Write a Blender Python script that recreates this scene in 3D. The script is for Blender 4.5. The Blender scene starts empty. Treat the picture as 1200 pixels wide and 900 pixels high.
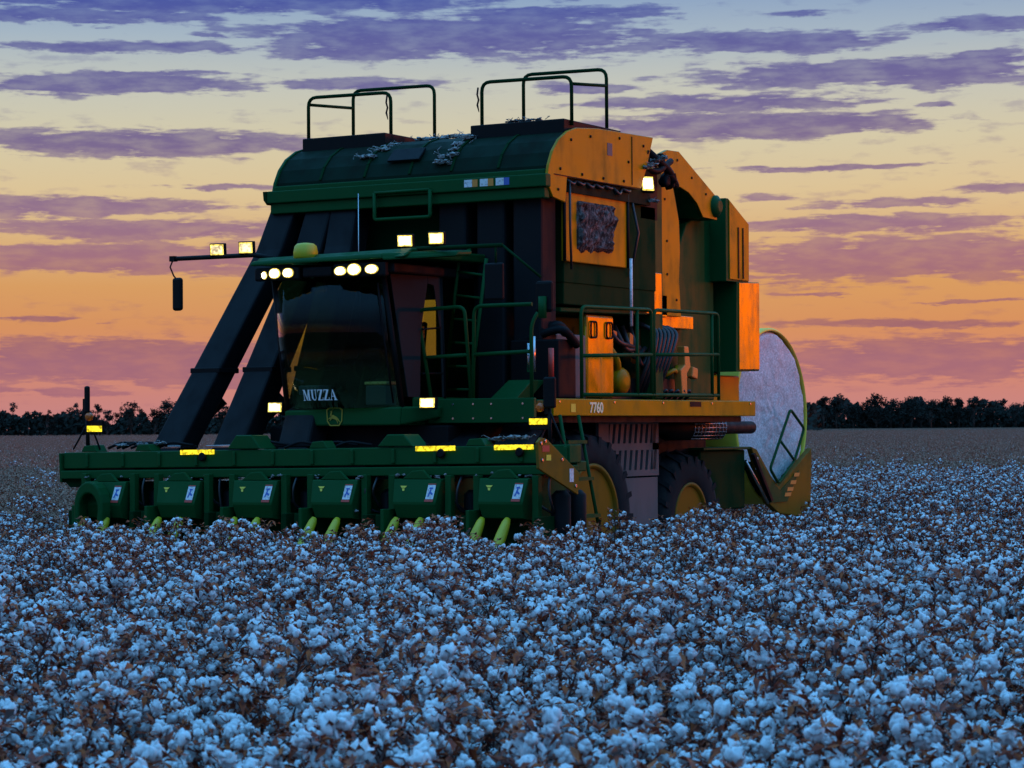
import bpy, bmesh, math, random
from math import sin, cos, pi, radians as R, sqrt, tan, exp
from mathutils import Vector as V, Matrix as M, noise

random.seed(7)
S = bpy.context.scene
COL = S.collection

# ------------------------------------------------------------------ camera
HEAD = R(30)                                   # heading of the lens, left of +Y
CAM = V((14.466, -20.515, 1.98))
pitch, roll = R(1.01), R(0.38)
fw = V((-sin(HEAD)*cos(pitch), cos(HEAD)*cos(pitch), sin(pitch)))
r0 = V((cos(HEAD), sin(HEAD), 0)); u0 = r0.cross(fw)
rt = r0*cos(roll) - u0*sin(roll); up = u0*cos(roll) + r0*sin(roll)
cd = bpy.data.cameras.new('camera'); cam = bpy.data.objects.new('camera', cd); COL.objects.link(cam)
cam.matrix_world = M((( rt.x, up.x, -fw.x, CAM.x), (rt.y, up.y, -fw.y, CAM.y), (rt.z, up.z, -fw.z, CAM.z), (0, 0, 0, 1)))
cd.sensor_width = 36; cd.lens = 36*2838/1200
cd.clip_start = 0.3; cd.clip_end = 8000
cd.dof.use_dof = True; cd.dof.focus_distance = 24.5; cd.dof.aperture_fstop = 9
S.camera = cam
CW, CH = 1200, 900

# ------------------------------------------------------------------ view
S.view_settings.view_transform = 'Standard'; S.view_settings.look = 'None'
S.view_settings.exposure = 0.0; S.view_settings.gamma = 1.0
S.render.engine = 'CYCLES'
S.cycles.max_bounces = 6; S.cycles.diffuse_bounces = 3; S.cycles.glossy_bounces = 3
S.cycles.transparent_max_bounces = 10; S.cycles.use_denoising = True
S.cycles.sample_clamp_indirect = 4.0

def lin(r, g, b, k=1.0):
    f = lambda c: (c/255/12.92 if c/255 <= .04045 else ((c/255+.055)/1.055)**2.4)
    return (f(r)*k, f(g)*k, f(b)*k, 1)

# ------------------------------------------------------------------ node helper
class NT:
    def __init__(s, tree): s.t = tree; s.n = tree.nodes; s.l = tree.links
    def new(s, typ, **kw):
        n = s.n.new(typ)
        for k, v in kw.items(): setattr(n, k, v)
        return n
    def put(s, sock, v):
        if hasattr(v, 'is_output') or isinstance(v, bpy.types.NodeSocket): s.l.new(v, sock)
        else: sock.default_value = v
    def math(s, op, a, b=None, c=None, clamp=False):
        n = s.new('ShaderNodeMath', operation=op, use_clamp=clamp)
        s.put(n.inputs[0], a)
        if b is not None: s.put(n.inputs[1], b)
        if c is not None: s.put(n.inputs[2], c)
        return n.outputs[0]
    def vmath(s, op, a, b=None, c=None, out=0):
        n = s.new('ShaderNodeVectorMath', operation=op)
        s.put(n.inputs[0], a)
        if b is not None: s.put(n.inputs[1], b)
        if c is not None: s.put(n.inputs[2], c)
        return n.outputs[out]
    def mix(s, f, a, b, blend='MIX'):
        n = s.new('ShaderNodeMix', data_type='RGBA', blend_type=blend)
        s.put(n.inputs[0], f); s.put(n.inputs[6], a); s.put(n.inputs[7], b)
        return n.outputs[2]
    def noise(s, vec, scale, detail=4, rough=.55, dim='3D'):
        n = s.new('ShaderNodeTexNoise', noise_dimensions=dim)
        if vec is not None: s.l.new(vec, n.inputs['Vector'])
        n.inputs['Scale'].default_value = scale; n.inputs['Detail'].default_value = detail; n.inputs['Roughness'].default_value = rough
        return n.outputs[0]
    def ramp(s, f, stops, interp='LINEAR'):
        n = s.new('ShaderNodeValToRGB'); s.put(n.inputs[0], f)
        e = n.color_ramp.elements; n.color_ramp.interpolation = interp
        while len(e) < len(stops): e.new(.5)
        for k, (p, c) in enumerate(stops): e[k].position = p; e[k].color = c
        return n.outputs[0]
    def smooth(s, x, a, b, lo=0.0, hi=1.0):
        n = s.new('ShaderNodeMapRange', interpolation_type='SMOOTHSTEP')
        s.put(n.inputs[0], x); s.put(n.inputs[1], a); s.put(n.inputs[2], b); s.put(n.inputs[3], lo); s.put(n.inputs[4], hi)
        return n.outputs[0]

# ------------------------------------------------------------------ sky: dusk, bands of cloud over a sunset horizon
W = bpy.data.worlds.new('World'); S.world = W; W.use_nodes = True
W.node_tree.nodes.clear()
w = NT(W.node_tree)
gen = w.new('ShaderNodeTexCoord').outputs['Generated']
d = w.vmath('NORMALIZE', gen)
hx = w.vmath('DOT_PRODUCT', d, (cos(HEAD), sin(HEAD), 0), out=1)
hy = w.vmath('DOT_PRODUCT', d, (-sin(HEAD), cos(HEAD), 0), out=1)
hz = w.vmath('DOT_PRODUCT', d, (0, 0, 1), out=1)
az = w.math('MULTIPLY', w.math('ARCTAN2', hx, hy), 57.29578)      # degrees from the field's heading
el = w.math('MULTIPLY', w.math('ARCSINE', hz), 57.29578)
DPP = 0.02019
def sky_pt(px, py): return ((px-600)*DPP, (500-0.0066*(px-600)-py)*DPP)
def e_of(py): return (500-py)*DPP/12.0
elr = w.math('DIVIDE', el, 12.0)
clear = w.ramp(elr, [(0.0, lin(196, 132, 134)), (e_of(462), lin(202, 132, 124)), (e_of(425), lin(212, 138, 108)), (e_of(380), lin(214, 146, 96)),
                     (e_of(335), lin(216, 157, 98)), (e_of(285), lin(218, 176, 124)), (e_of(225), lin(220, 196, 152)),
                     (e_of(165), lin(212, 202, 170)), (e_of(105), lin(196, 198, 186)), (e_of(45), lin(165, 182, 196)), (e_of(0), lin(140, 165, 196)), (1.0, lin(122, 150, 196))])
# warped (azimuth, elevation) for soft, ragged cloud edges
cv = w.new('ShaderNodeCombineXYZ'); w.put(cv.inputs[0], az); w.put(cv.inputs[1], el)
p2 = cv.outputs[0]
str1 = w.vmath('MULTIPLY', p2, (0.30, 1.5, 1)); str2 = w.vmath('MULTIPLY', p2, (1.3, 5.0, 1))
n1 = w.noise(str1, 1.1, 8, .66); n2 = w.noise(str2, .8, 5, .55); n3 = w.noise(w.vmath('ADD', str1, (31.7, 9.2, 0)), .8, 3, .5)
wob = w.new('ShaderNodeCombineXYZ')
w.put(wob.inputs[0], w.math('MULTIPLY_ADD', n3, 3.0, -1.5)); w.put(wob.inputs[1], w.math('MULTIPLY_ADD', n1, .55, -.275))
pw = w.vmath('ADD', p2, wob.outputs[0])
BANDS = [  # centre px, centre py, half width, half height, weight
 (200, 5, 390, 18, 1.15), (80, 30, 190, 9, 1.0), (545, 46, 235, 27, 1.1), (650, 18, 150, 10, .9), (140, 64, 190, 8, 1.0), (420, 66, 150, 10, .9), (250, 46, 60, 6, .6),
 (885, 54, 160, 13, 1.05), (1150, 40, 110, 9, 1.05), (940, 22, 45, 7, .7), (145, 105, 165, 13, 1.1), (180, 92, 110, 5, .8), (1030, 92, 225, 17, 1.1),
 (1150, 78, 90, 10, .9), (830, 124, 180, 10, 1.05), (1102, 131, 42, 5, .8), (170, 172, 205, 15, 1.2), (880, 149, 185, 14, 1.2), (420, 100, 140, 11, .8), (690, 105, 90, 9, .8),
 (262, 222, 90, 5, .8), (970, 200, 160, 6, .85), (1170, 226, 65, 8, .9), (105, 247, 190, 12, 1.1), (170, 272, 210, 11, 1.1), (150, 304, 210, 16, 1.25),
 (1010, 264, 190, 10, 1.05), (1050, 242, 130, 7, .8), (1060, 305, 230, 27, 1.1), (50, 378, 100, 5, .8), (1060, 381, 165, 8, .85), (900, 232, 60, 6, .6),
 (120, 424, 220, 24, 1.2), (1090, 422, 220, 26, 1.1), (1130, 354, 90, 3, .6), (950, 345, 60, 3, .6), (300, 440, 120, 16, .9), (60, 460, 140, 7, .7), (560, 190, 90, 8, .8), (330, 340, 90, 6, .7)]
f = None
for (px, py, hw, hh, wt) in BANDS:
    a0, e0 = sky_pt(px, py); sa, se = 1/(hw*DPP), 1/(hh*DPP)
    q = w.vmath('MULTIPLY_ADD', pw, (sa, se, 0), (-a0*sa, -e0*se, 0))
    L = w.math('SUBTRACT', w.vmath('LENGTH', q, out=1), wt-1)
    f = L if f is None else w.math('MINIMUM', f, L)
# away from the measured part of the sky the same sort of bands come from noise
gap = w.math('MULTIPLY_ADD', n3, -5.2, 3.35)
away = w.smooth(w.math('ABSOLUTE', az), 12.5, 16.0)
away = w.math('MAXIMUM', away, w.smooth(el, 10.0, 12.5))
f = w.math('ADD', w.math('MULTIPLY', f, w.math('SUBTRACT', 1.0, away)), w.math('MULTIPLY', gap, away))
f = w.math('MULTIPLY_ADD', w.math('SUBTRACT', n2, .5), -1.9, f)
f = w.math('MULTIPLY_ADD', w.math('SUBTRACT', n1, .5), -.7, f)
cloud = w.smooth(f, 1.18, .66)
cloud = w.math('MULTIPLY', cloud, w.smooth(el, 80, 25))
n4 = w.noise(w.vmath('MULTIPLY', p2, (1.1, 11.0, 1)), 1.0, 4, .6)
f = w.math('MULTIPLY_ADD', w.math('SUBTRACT', n4, .5), -1.1, f)
cloud = w.math('MULTIPLY', w.smooth(f, 1.14, .66), w.smooth(el, 80, 25))
wisps = w.math('MULTIPLY', w.smooth(w.math('ADD', n2, w.math('MULTIPLY', n3, .5)), .78, 1.0), .45)
cloud = w.math('MULTIPLY', w.math('MAXIMUM', cloud, wisps), .93)
ccol = w.ramp(elr, [(0.0, lin(164, 104, 118)), (e_of(425), lin(158, 104, 122)), (e_of(380), lin(150, 98, 112)), (e_of(305), lin(158, 108, 128)), (e_of(250), lin(142, 108, 140)),
                    (e_of(172), lin(112, 94, 142)), (e_of(105), lin(98, 92, 150)), (e_of(45), lin(84, 86, 154)), (e_of(5), lin(66, 78, 158)), (1.0, lin(72, 90, 158))])
ctone = w.mix(w.smooth(n2, .35, .75), ccol, w.mix(.3, ccol, clear))
sky = w.mix(cloud, clear, ctone)
# upper dome, and the afterglow round to the right where the sun has gone down
dome = w.ramp(w.math('DIVIDE', el, 90.0), [(0.0, lin(118, 150, 196)), (.16, lin(120, 174, 226)), (.45, lin(98, 176, 242, 1.9)), (1.0, lin(88, 170, 244, 2.1))])
sky = w.mix(w.smooth(el, 9.5, 18.0), sky, dome)
back = w.smooth(w.math('ABSOLUTE', az), 105, 165)
sky = w.mix(w.math('MULTIPLY', back, w.smooth(el, 40, 5)), sky, lin(84, 128, 190))
ga = w.math('POWER', 2.71828, w.math('MULTIPLY', w.math('POWER', w.math('DIVIDE', w.math('SUBTRACT', az, 76), 26.0), 2), -0.5))
ge = w.math('POWER', 2.71828, w.math('MULTIPLY', w.math('POWER', w.math('DIVIDE', w.math('SUBTRACT', el, 1.0), 6.0), 2), -0.5))
glow = w.math('MULTIPLY', ga, ge)
sky = w.mix(glow, sky, (1.0, .30, .05, 1))
ga = w.math('POWER', 2.71828, w.math('MULTIPLY', w.math('POWER', w.math('DIVIDE', w.math('SUBTRACT', az, 59), 12.0), 2), -0.5))
ge = w.math('POWER', 2.71828, w.math('MULTIPLY', w.math('POWER', w.math('DIVIDE', w.math('SUBTRACT', el, 1.5), 3.6), 2), -0.5))
sky = w.mix(w.math('MULTIPLY', ga, ge), sky, (8.0, 1.0, .01, 1))
sky = w.mix(w.smooth(el, 0.0, -1.5), sky, (.03, .025, .025, 1))
bg = w.new('ShaderNodeBackground'); w.put(bg.inputs[0], sky); bg.inputs[1].default_value = 1.0
w.l.new(bg.outputs[0], w.new('ShaderNodeOutputWorld').inputs[0])

# ------------------------------------------------------------------ the last of the sun, far round to the right
SUN_AZ, SUN_EL = R(56), R(2.2)                   # azimuth from +Y towards +X
sd = bpy.data.lights.new('sun', 'SUN'); sun = bpy.data.objects.new('sun', sd); COL.objects.link(sun)
sd.energy = .85; sd.color = (1.0, .10, .005); sd.angle = R(1.6)
sdir = V((sin(SUN_AZ)*cos(SUN_EL), cos(SUN_AZ)*cos(SUN_EL), sin(SUN_EL)))
sun.rotation_euler = sdir.to_track_quat('Z', 'Y').to_euler()

# ------------------------------------------------------------------ materials
def mat(name, build):
    m = bpy.data.materials.new(name); m.use_nodes = True
    t = NT(m.node_tree); t.n.clear()
    o = t.new('ShaderNodeOutputMaterial'); t.l.new(build(t), o.inputs[0])
    return m
def bsdf(t, col, rough=.5, metal=0.0, bump=None, bstr=.3, bdist=.01, coat=0, spec=None, sheen=0):
    b = t.new('ShaderNodeBsdfPrincipled')
    t.put(b.inputs['Base Color'], col); t.put(b.inputs['Roughness'], rough); b.inputs['Metallic'].default_value = metal
    b.inputs['Coat Weight'].default_value = coat; b.inputs['Coat Roughness'].default_value = .25
    if spec is not None: b.inputs['Specular IOR Level'].default_value = spec
    if bump is not None:
        bn = t.new('ShaderNodeBump'); bn.inputs['Strength'].default_value = bstr; bn.inputs['Distance'].default_value = bdist
        t.l.new(bump, bn.inputs['Height']); t.l.new(bn.outputs[0], b.inputs['Normal'])
    return b.outputs[0]
def obco(t): return t.new('ShaderNodeTexCoord').outputs['Object']
def paint(name, col, rough=.42, dust=.35, dustcol=(.10, .075, .055, 1), scale=2.2, coat=0.0, spec=None, wav=.12, wsc=3.0):
    def b(t):
        p = obco(t)
        big = t.noise(p, scale, 6, .65)
        streak = t.noise(t.vmath('MULTIPLY', p, (4, 4, 1.0)), 1.5, 5, .6)
        fine = t.noise(p, 45, 3, .6)
        m1 = t.smooth(t.math('ADD', t.math('MULTIPLY', big, .6), t.math('MULTIPLY', streak, .5)), .48, .78)
        c = t.mix(t.math('MULTIPLY', m1, dust), col, dustcol)
        chip = t.smooth(fine, .70, .76)
        c = t.mix(t.math('MULTIPLY', chip, .35), c, (.05, .04, .03, 1))
        r = t.math('MULTIPLY_ADD', m1, .3, rough)
        return bsdf(t, c, r, 0, t.noise(p, wsc, 2), wav, .02*3/wsc, coat, spec)
    return mat(name, b)
GREEN = paint('green paint', (.004, .068, .017, 1), .45, .08, (.02, .05, .022, 1), spec=.09)
GREEN_D = paint('dark green paint', (.003, .032, .010, 1), .55, .2, (.006, .018, .008, 1), spec=.02)
ROOFM = paint('weathered roof skin', (.002, .016, .007, 1), .65, .8, (.013, .012, .009, 1), 1.6, spec=.08)
YELLOW = paint('yellow paint', (.38, .20, .002, 1), .32, .42, (.15, .075, .006, 1), spec=.16, wav=.35, wsc=1.3)
YELLOW_G = paint('glossy yellow paint', (.50, .22, .001, 1), .16, .10, (.20, .09, .006, 1), spec=.8, wav=.35, wsc=1.1)
YELLOW_D = paint('dusty shaded yellow paint', (.20, .10, .003, 1), .5, .5, (.10, .065, .02, 1), spec=.15)  # dust over a base darkened to paint in shade on low parts
YELLOW_W = paint('worn yellow plastic', (.52, .42, .010, 1), .45, .3, (.20, .17, .05, 1), 6)
WRAP = paint('pale yellow bale wrap', (.80, .68, .07, 1), .4, .15, (.5, .42, .08, 1), 6, spec=.4)
GREY = paint('grey panel paint', (.14, .13, .125, 1), .6, .45, (.15, .11, .085, 1), spec=.2)
DUCT = paint('black duct plastic', (.007, .007, .008, 1), .62, .35, (.018, .017, .017, 1), 1.4, spec=.15)
BLACK = paint('black steel', (.006, .006, .0065, 1), .55, .3, (.014, .013, .012, 1), spec=.12)
RUBBER = paint('rubber', (.016, .016, .017, 1), .85, .6, (.05, .045, .04, 1), 5, spec=.15)
DARK = mat('dark void', lambda t: bsdf(t, (.006, .006, .006, 1), .9))
STEEL = mat('bright steel', lambda t: bsdf(t, (.55, .55, .56, 1), .25, 1.0, t.noise(obco(t), 30), .1))
HOSE = mat('hydraulic hose', lambda t: bsdf(t, (.02, .02, .02, 1), .45))
WHITE = mat('white decal', lambda t: bsdf(t, t.mix(t.smooth(t.noise(obco(t), 40, 3), .45, .7), (.75, .75, .75, 1), (.45, .42, .4, 1)), .5))
RED = mat('red decal', lambda t: bsdf(t, (.5, .05, .03, 1), .5))
ORANGE = mat('orange deck glow', lambda t: bsdf(t, (.75, .25, .04, 1), .5))
BLUEBOX = mat('blue plastic', lambda t: bsdf(t, (.05, .12, .42, 1), .5))
LETTER = mat('windscreen lettering', lambda t: bsdf(t, (.85, .85, .85, 1), .6))
DECALY = mat('yellow decal', lambda t: bsdf(t, (.8, .6, .05, 1), .5))
PALE = mat('pale number decal', lambda t: bsdf(t, (.95, .85, .50, 1), .5))
AMBERLENS = mat('amber lens', lambda t: bsdf(t, (.55, .10, .01, 1), .2))
SEATM = mat('cab seat cloth', lambda t: bsdf(t, (.025, .03, .035, 1), .9))
def lamp(name, col, st):
    def b(t):
        e = t.new('ShaderNodeEmission'); e.inputs[0].default_value = col
        p = obco(t); n = t.smooth(t.noise(p, 26, 2), .3, .68)
        t.put(e.inputs[1], t.math('MULTIPLY', t.math('MULTIPLY_ADD', n, 1.0, .38), st))
        return e.outputs[0]
    return mat(name, b)
LAMP = lamp('work lamp glow', (1.0, .86, .50, 1), 5.0)
LAMPW = lamp('roof lamp glow', (1.0, .98, .74, 1), 9.0)
LAMPD = lamp('dim lamp glow', (1.0, .80, .45, 1), 1.5)
EDGE = lamp('lamp reflector glow', (1.0, .74, .14, 1), 1.5)
REFL_GLOW = lamp('added reflector glow', (1.0, .76, .03, 1), 1.35)  # for reflector strips, not lamps: emission stands in for light thrown back
EMBLEM = mat('faded emblem', lambda t: bsdf(t, (.34, .24, .015, 1), .5))
def glassb(t):
    lw = t.new('ShaderNodeLayerWeight'); lw.inputs[0].default_value = .5
    fac = t.math('MULTIPLY_ADD', t.math('POWER', lw.outputs['Facing'], 5.0), .85, .016)
    tr = t.new('ShaderNodeBsdfTransparent'); tr.inputs[0].default_value = (.68, .72, .48, 1)
    gl = t.new('ShaderNodeBsdfGlossy'); gl.inputs['Roughness'].default_value = .04; gl.inputs[0].default_value = (.8, .8, .8, 1)
    mx = t.new('ShaderNodeMixShader'); t.l.new(fac, mx.inputs[0]); t.l.new(tr.outputs[0], mx.inputs[1]); t.l.new(gl.outputs[0], mx.inputs[2])
    return mx.outputs[0]
GLASS = mat('tinted cab glass', glassb)
def lintb(t):
    p = obco(t); n = t.noise(p, 60, 5, .7); ob = t.new('ShaderNodeObjectInfo').outputs['Random']
    c = t.mix(t.smooth(n, .3, .75), (.86, .86, .86, 1), (.62, .61, .60, 1))
    return bsdf(t, c, .95, 0, t.noise(p, 110, 4, .7), .6, .006, spec=.1)
LINT = mat('cotton lint', lintb)
def lintd(t):
    p = obco(t); n = t.noise(p, 14, 6, .75)
    return bsdf(t, t.mix(t.smooth(n, .4, .65), (.42, .40, .38, 1), (.12, .10, .085, 1)), .95, 0, t.noise(p, 40, 5, .7), 1.0, .03, spec=.1)
LINTD = mat('dusty trapped lint', lintd)
LINTP = mat('pale trapped lint', lambda t: bsdf(t, t.mix(t.smooth(t.noise(obco(t), 18, 5, .7), .35, .65), (.50, .49, .47, 1), (.16, .14, .12, 1)), .95, spec=.1))
def fuzzb(t):
    p = obco(t); n = t.noise(t.vmath('MULTIPLY', p, (1, 1, .45)), 22, 7, .8)
    return bsdf(t, t.mix(t.smooth(n, .42, .66), (.045, .04, .04, 1), (.30, .27, .25, 1)), .95, 0, n, 1.0, .05, spec=.05)
FUZZ = mat('grey trapped fluff', fuzzb)
def moduleb(t):
    p = obco(t); n = t.noise(p, 34, 6, .75); b2 = t.noise(p, 7, 4, .6)
    c = t.mix(t.smooth(n, .42, .62), (.58, .57, .56, 1), (.90, .90, .90, 1))
    c = t.mix(t.math('MULTIPLY', t.smooth(b2, .45, .75), .25), c, (.55, .53, .52, 1))
    return bsdf(t, c, .95, 0, n, .8, .03, spec=.1)
PACKED = mat('packed cotton', moduleb)
BURR = mat('brown burr', lambda t: bsdf(t, t.mix(t.noise(obco(t), 60, 2), (.36, .07, .022, 1), (.12, .028, .014, 1)), .8))
STALK = mat('cotton stalk', lambda t: bsdf(t, (.085, .030, .024, 1), .85))
def leafb(t):
    oi = t.new('ShaderNodeObjectInfo').outputs['Random']
    n = t.noise(obco(t), 16, 2)
    return bsdf(t, t.ramp(n, [(.30, (.05, .014, .008, 1)), (.46, (.30, .045, .014, 1)), (.6, (.48, .10, .018, 1)), (.74, (.22, .05, .014, 1))]), .8)
LEAF = mat('dry cotton leaf', leafb)
def drystalkb(t):
    n = t.noise(obco(t), 9, 3)
    return bsdf(t, t.mix(n, (.46, .23, .14, 1), (.24, .12, .08, 1)), .85)
DRY = mat('dry brown stalk', drystalkb)
def soilb(t):
    p = obco(t); n = t.noise(p, .05, 6, .6); n2 = t.noise(p, 3, 6, .65)
    c = t.mix(n, (.12, .062, .042, 1), (.19, .10, .07, 1)); c = t.mix(t.math('MULTIPLY', t.smooth(n2, .4, .7), .6), c, (.055, .034, .027, 1))
    return bsdf(t, c, .95, 0, n2, .6, .05, spec=0)
SOIL = mat('brown field soil', soilb)
def treeleafb(t):
    oi = t.new('ShaderNodeObjectInfo').outputs['Random']
    return bsdf(t, t.mix(oi, t.mix(t.noise(obco(t), .9, 3), (.008, .009, .006, 1), (.019, .019, .011, 1)), (.016, .014, .010, 1)), .85, spec=.2)
TREELEAF = mat('dark tree leaf', treeleafb)
BARK = mat('tree bark', lambda t: bsdf(t, (.06, .045, .035, 1), .9))

# ------------------------------------------------------------------ mesh helper
class MB:
    def __init__(s): s.bm = bmesh.new()
    def face(s, pts, mi=0):
        f = s.bm.faces.new([s.bm.verts.new(p) for p in pts]); f.material_index = mi; return f
    def box(s, x0, x1, y0, y1, z0, z1, mi=0, sh=0.0):
        """sh: raises z by sh*x (a slightly tilted header)"""
        v = [s.bm.verts.new((x, y, z + sh*x)) for z in (z0, z1) for y in (y0, y1) for x in (x0, x1)]
        for q in ((0, 2, 3, 1), (4, 5, 7, 6), (0, 1, 5, 4), (2, 6, 7, 3), (0, 4, 6, 2), (1, 3, 7, 5)):
            s.bm.faces.new([v[i] for i in q]).material_index = mi
        return s
    def prism(s, pts, vec, mi=0):
        """polygon (3-D points) pushed along vec"""
        n = len(pts); vec = V(vec)
        a = [s.bm.verts.new(V(p)) for p in pts]; b = [s.bm.verts.new(V(p)+vec) for p in pts]
        s.bm.faces.new(a).material_index = mi; s.bm.faces.new(b[::-1]).material_index = mi
        for i in range(n):
            j = (i+1) % n
            s.bm.faces.new((a[j], a[i], b[i], b[j])).material_index = mi
        return s
    def xprism(s, yz, x0, x1, mi=0): return s.prism([(x0, y, z) for y, z in yz], (x1-x0, 0, 0), mi)
    def yprism(s, xz, y0, y1, mi=0): return s.prism([(x, y0, z) for x, z in xz], (0, y1-y0, 0), mi)
    def tube(s, pts, r, seg=8, mi=0, closed=False, rr=None, bend=0.0):
        pts = [V(p) for p in pts]
        if bend > 0: pts = round_path(pts, bend, closed)
        n = len(pts); rings = []
        prev = None
        for i, p in enumerate(pts):
            a = pts[i-1] if (i > 0 or closed) else p; b = pts[(i+1) % n] if (i < n-1 or closed) else p
            t = (b-a).normalized() if (b-a).length > 1e-9 else V((0, 0, 1))
            if prev is None:
                ref = V((0, 0, 1)) if abs(t.z) < .9 else V((1, 0, 0))
                nrm = t.cross(ref).normalized()
            else:
                nrm = (prev - t*prev.dot(t))
                nrm = nrm.normalized() if nrm.length > 1e-6 else t.orthogonal().normalized()
            prev = nrm; bi = t.cross(nrm)
            rad = rr[min(i, len(rr)-1)] if rr else r
            rings.append([s.bm.verts.new(p + (nrm*cos(2*pi*k/seg) + bi*sin(2*pi*k/seg))*rad) for k in range(seg)])
        for i in range(n if closed else n-1):
            A, B = rings[i], rings[(i+1) % n]
            for k in range(seg):
                f = s.bm.faces.new((A[k], A[(k+1) % seg], B[(k+1) % seg], B[k])); f.material_index = mi; f.smooth = seg > 4
        if not closed:
            s.bm.faces.new(rings[0][::-1]).material_index = mi; s.bm.faces.new(rings[-1]).material_index = mi
        return s
    def lathe(s, c, axis, prof, seg=32, mi=0, closed=False):
        """prof: (radius, offset along axis) pairs"""
        ax = V(axis).normalized(); e1 = ax.orthogonal().normalized(); e2 = ax.cross(e1); c = V(c)
        rings = [[s.bm.verts.new(c + ax*h + (e1*cos(2*pi*k/seg)+e2*sin(2*pi*k/seg))*r) for k in range(seg)] for r, h in prof]
        m = len(rings)
        for i in range(m if closed else m-1):
            A, B = rings[i], rings[(i+1) % m]
            for k in range(seg):
                f = s.bm.faces.new((A[k], A[(k+1) % seg], B[(k+1) % seg], B[k])); f.material_index = mi; f.smooth = True
        if not closed:
            s.bm.faces.new(rings[0][::-1]).material_index = mi; s.bm.faces.new(rings[-1]).material_index = mi
        return s
    def blob(s, c, r, sub=2, amp=.25, fr=12, mi=0, sc=(1, 1, 1)):
        n0 = len(s.bm.verts)
        res = bmesh.ops.create_icosphere(s.bm, subdivisions=sub, radius=1.0)
        o = V((random.random()*50, random.random()*50, random.random()*50))
        for v in res['verts']:
            k = 1 + amp*noise.noise(v.co*fr*.12 + o)*2
            v.co = V(c) + V((v.co.x*sc[0], v.co.y*sc[1], v.co.z*sc[2]))*(r*k)
            for f in v.link_faces: f.smooth = True; f.material_index = mi
        return s
    def mesh(s, name, mats):
        bmesh.ops.recalc_face_normals(s.bm, faces=s.bm.faces)
        me = bpy.data.meshes.new(name); s.bm.to_mesh(me); s.bm.free()
        for m in (mats if isinstance(mats, (list, tuple)) else [mats]): me.materials.append(m)
        return me
    def build(s, name, mats, parent=None, bevel=0.0, label=None):
        o = bpy.data.objects.new(name, s.mesh(name, mats)); COL.objects.link(o)
        if parent is not None: o.parent = parent
        if bevel:
            b = o.modifiers.new('bevel', 'BEVEL'); b.width = bevel; b.segments = 2; b.limit_method = 'ANGLE'; b.angle_limit = R(40)
        if label: o['label'] = label
        return o
def round_path(pts, r, closed=False):
    out = []; n = len(pts)
    for i, p in enumerate(pts):
        if not closed and i in (0, n-1): out.append(p); continue
        a = pts[i-1]; b = pts[(i+1) % n]
        da, db = (a-p), (b-p); k = min(r, da.length*.45, db.length*.45)
        A = p+da.normalized()*k; B = p+db.normalized()*k
        for j in range(5):
            t = j/4; out.append(A*(1-t)**2 + p*2*t*(1-t) + B*t*t)
    return out
def tag(o, label=None, cat=None, group=None, kind=None):
    for k, v in (('label', label), ('category', cat), ('group', group), ('kind', kind)):
        if v: o[k] = v
    return o
def empty(name, loc=(0, 0, 0)):
    o = bpy.data.objects.new(name, None); COL.objects.link(o); o.location = loc; o.empty_display_size = .3
    return o

# ------------------------------------------------------------------ setting: ground
g = MB(); g.face([(-4000, -4000, 0), (4000, -4000, 0), (4000, 4000, 0), (-4000, 4000, 0)])
tag(g.build('ground', SOIL), kind='structure')

# ------------------------------------------------------------------ the cotton picker
PK = tag(empty('cotton_picker'), 'green and yellow six row cotton picker with lit work lamps, harvesting the dusk cotton field', 'cotton picker')
SH = 0.012     # the header rides a little higher on its left side

# -- header beam
m = MB()
m.box(-3.24, 3.14, .22, .46, 1.585, 1.765, sh=SH)
m.box(-3.24, 3.14, .17, .40, 1.475, 1.565, sh=SH)
m.box(-3.22, 3.12, .40, .60, 1.50, 1.60, sh=SH)
for x in [-2.9+.5*k for k in range(13)]: m.box(x-.02, x+.02, .195, .215, 1.60, 1.75, sh=SH)
beam = m.build('header_beam', GREEN, PK, .012)
for xc in (-.77, 1.13):
    MB().yprism([(xc-.22, 1.772+SH*xc), (xc-.1, 1.91), (xc+.1, 1.91), (xc+.22, 1.772+SH*xc)], .20, .50).build('hump_bracket', GREEN, beam, .012)
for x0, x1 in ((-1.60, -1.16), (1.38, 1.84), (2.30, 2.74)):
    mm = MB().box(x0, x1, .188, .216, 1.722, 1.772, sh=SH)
    mm.build('glowing_reflector', REFL_GLOW, beam, .004)  # reflector strip on the beam, made to glow by added emission
    MB().lathe(((x0+x1)/2+.07, .17, 1.70+SH*x0), (0, 1, 0), [(.035, 0), (.05, .02), (.04, .05)], 12).build('bolt_head', BLACK, beam)
# end shields
for sx, x in ((1, 3.17), (-1, -3.28)):
    MB().xprism([(-.52, 1.83), (-.45, 1.875), (-.34, 1.86), (.30, 1.53), (.28, 1.31), (-.50, 1.58)] if sx > 0 else [(.18, 1.72), (.60, 1.72), (.62, 1.36), (.20, 1.40)], x, x+.03).build('end_shield', YELLOW_D if sx > 0 else GREEN, beam, .006)
MB().box(3.2012, 3.204, -.44, -.30, 1.74, 1.80).build('warning_decal', RED, beam)
MB().box(3.2012, 3.204, -.36, -.27, 1.655, 1.71).build('caution_decal', DECALY, beam)
MB().box(3.2012, 3.204, .10, .18, 1.44, 1.57).build('safety_decal', WHITE, beam)
for (y, z) in ((-.46, 1.82), (-.38, 1.84), (-.44, 1.66), (-.05, 1.66), (.22, 1.40)):
    MB().lathe((3.2, y, z), (1, 0, 0), [(.016, 0), (.016, .012)], 8).build('shield_bolt', STEEL, beam)
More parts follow.
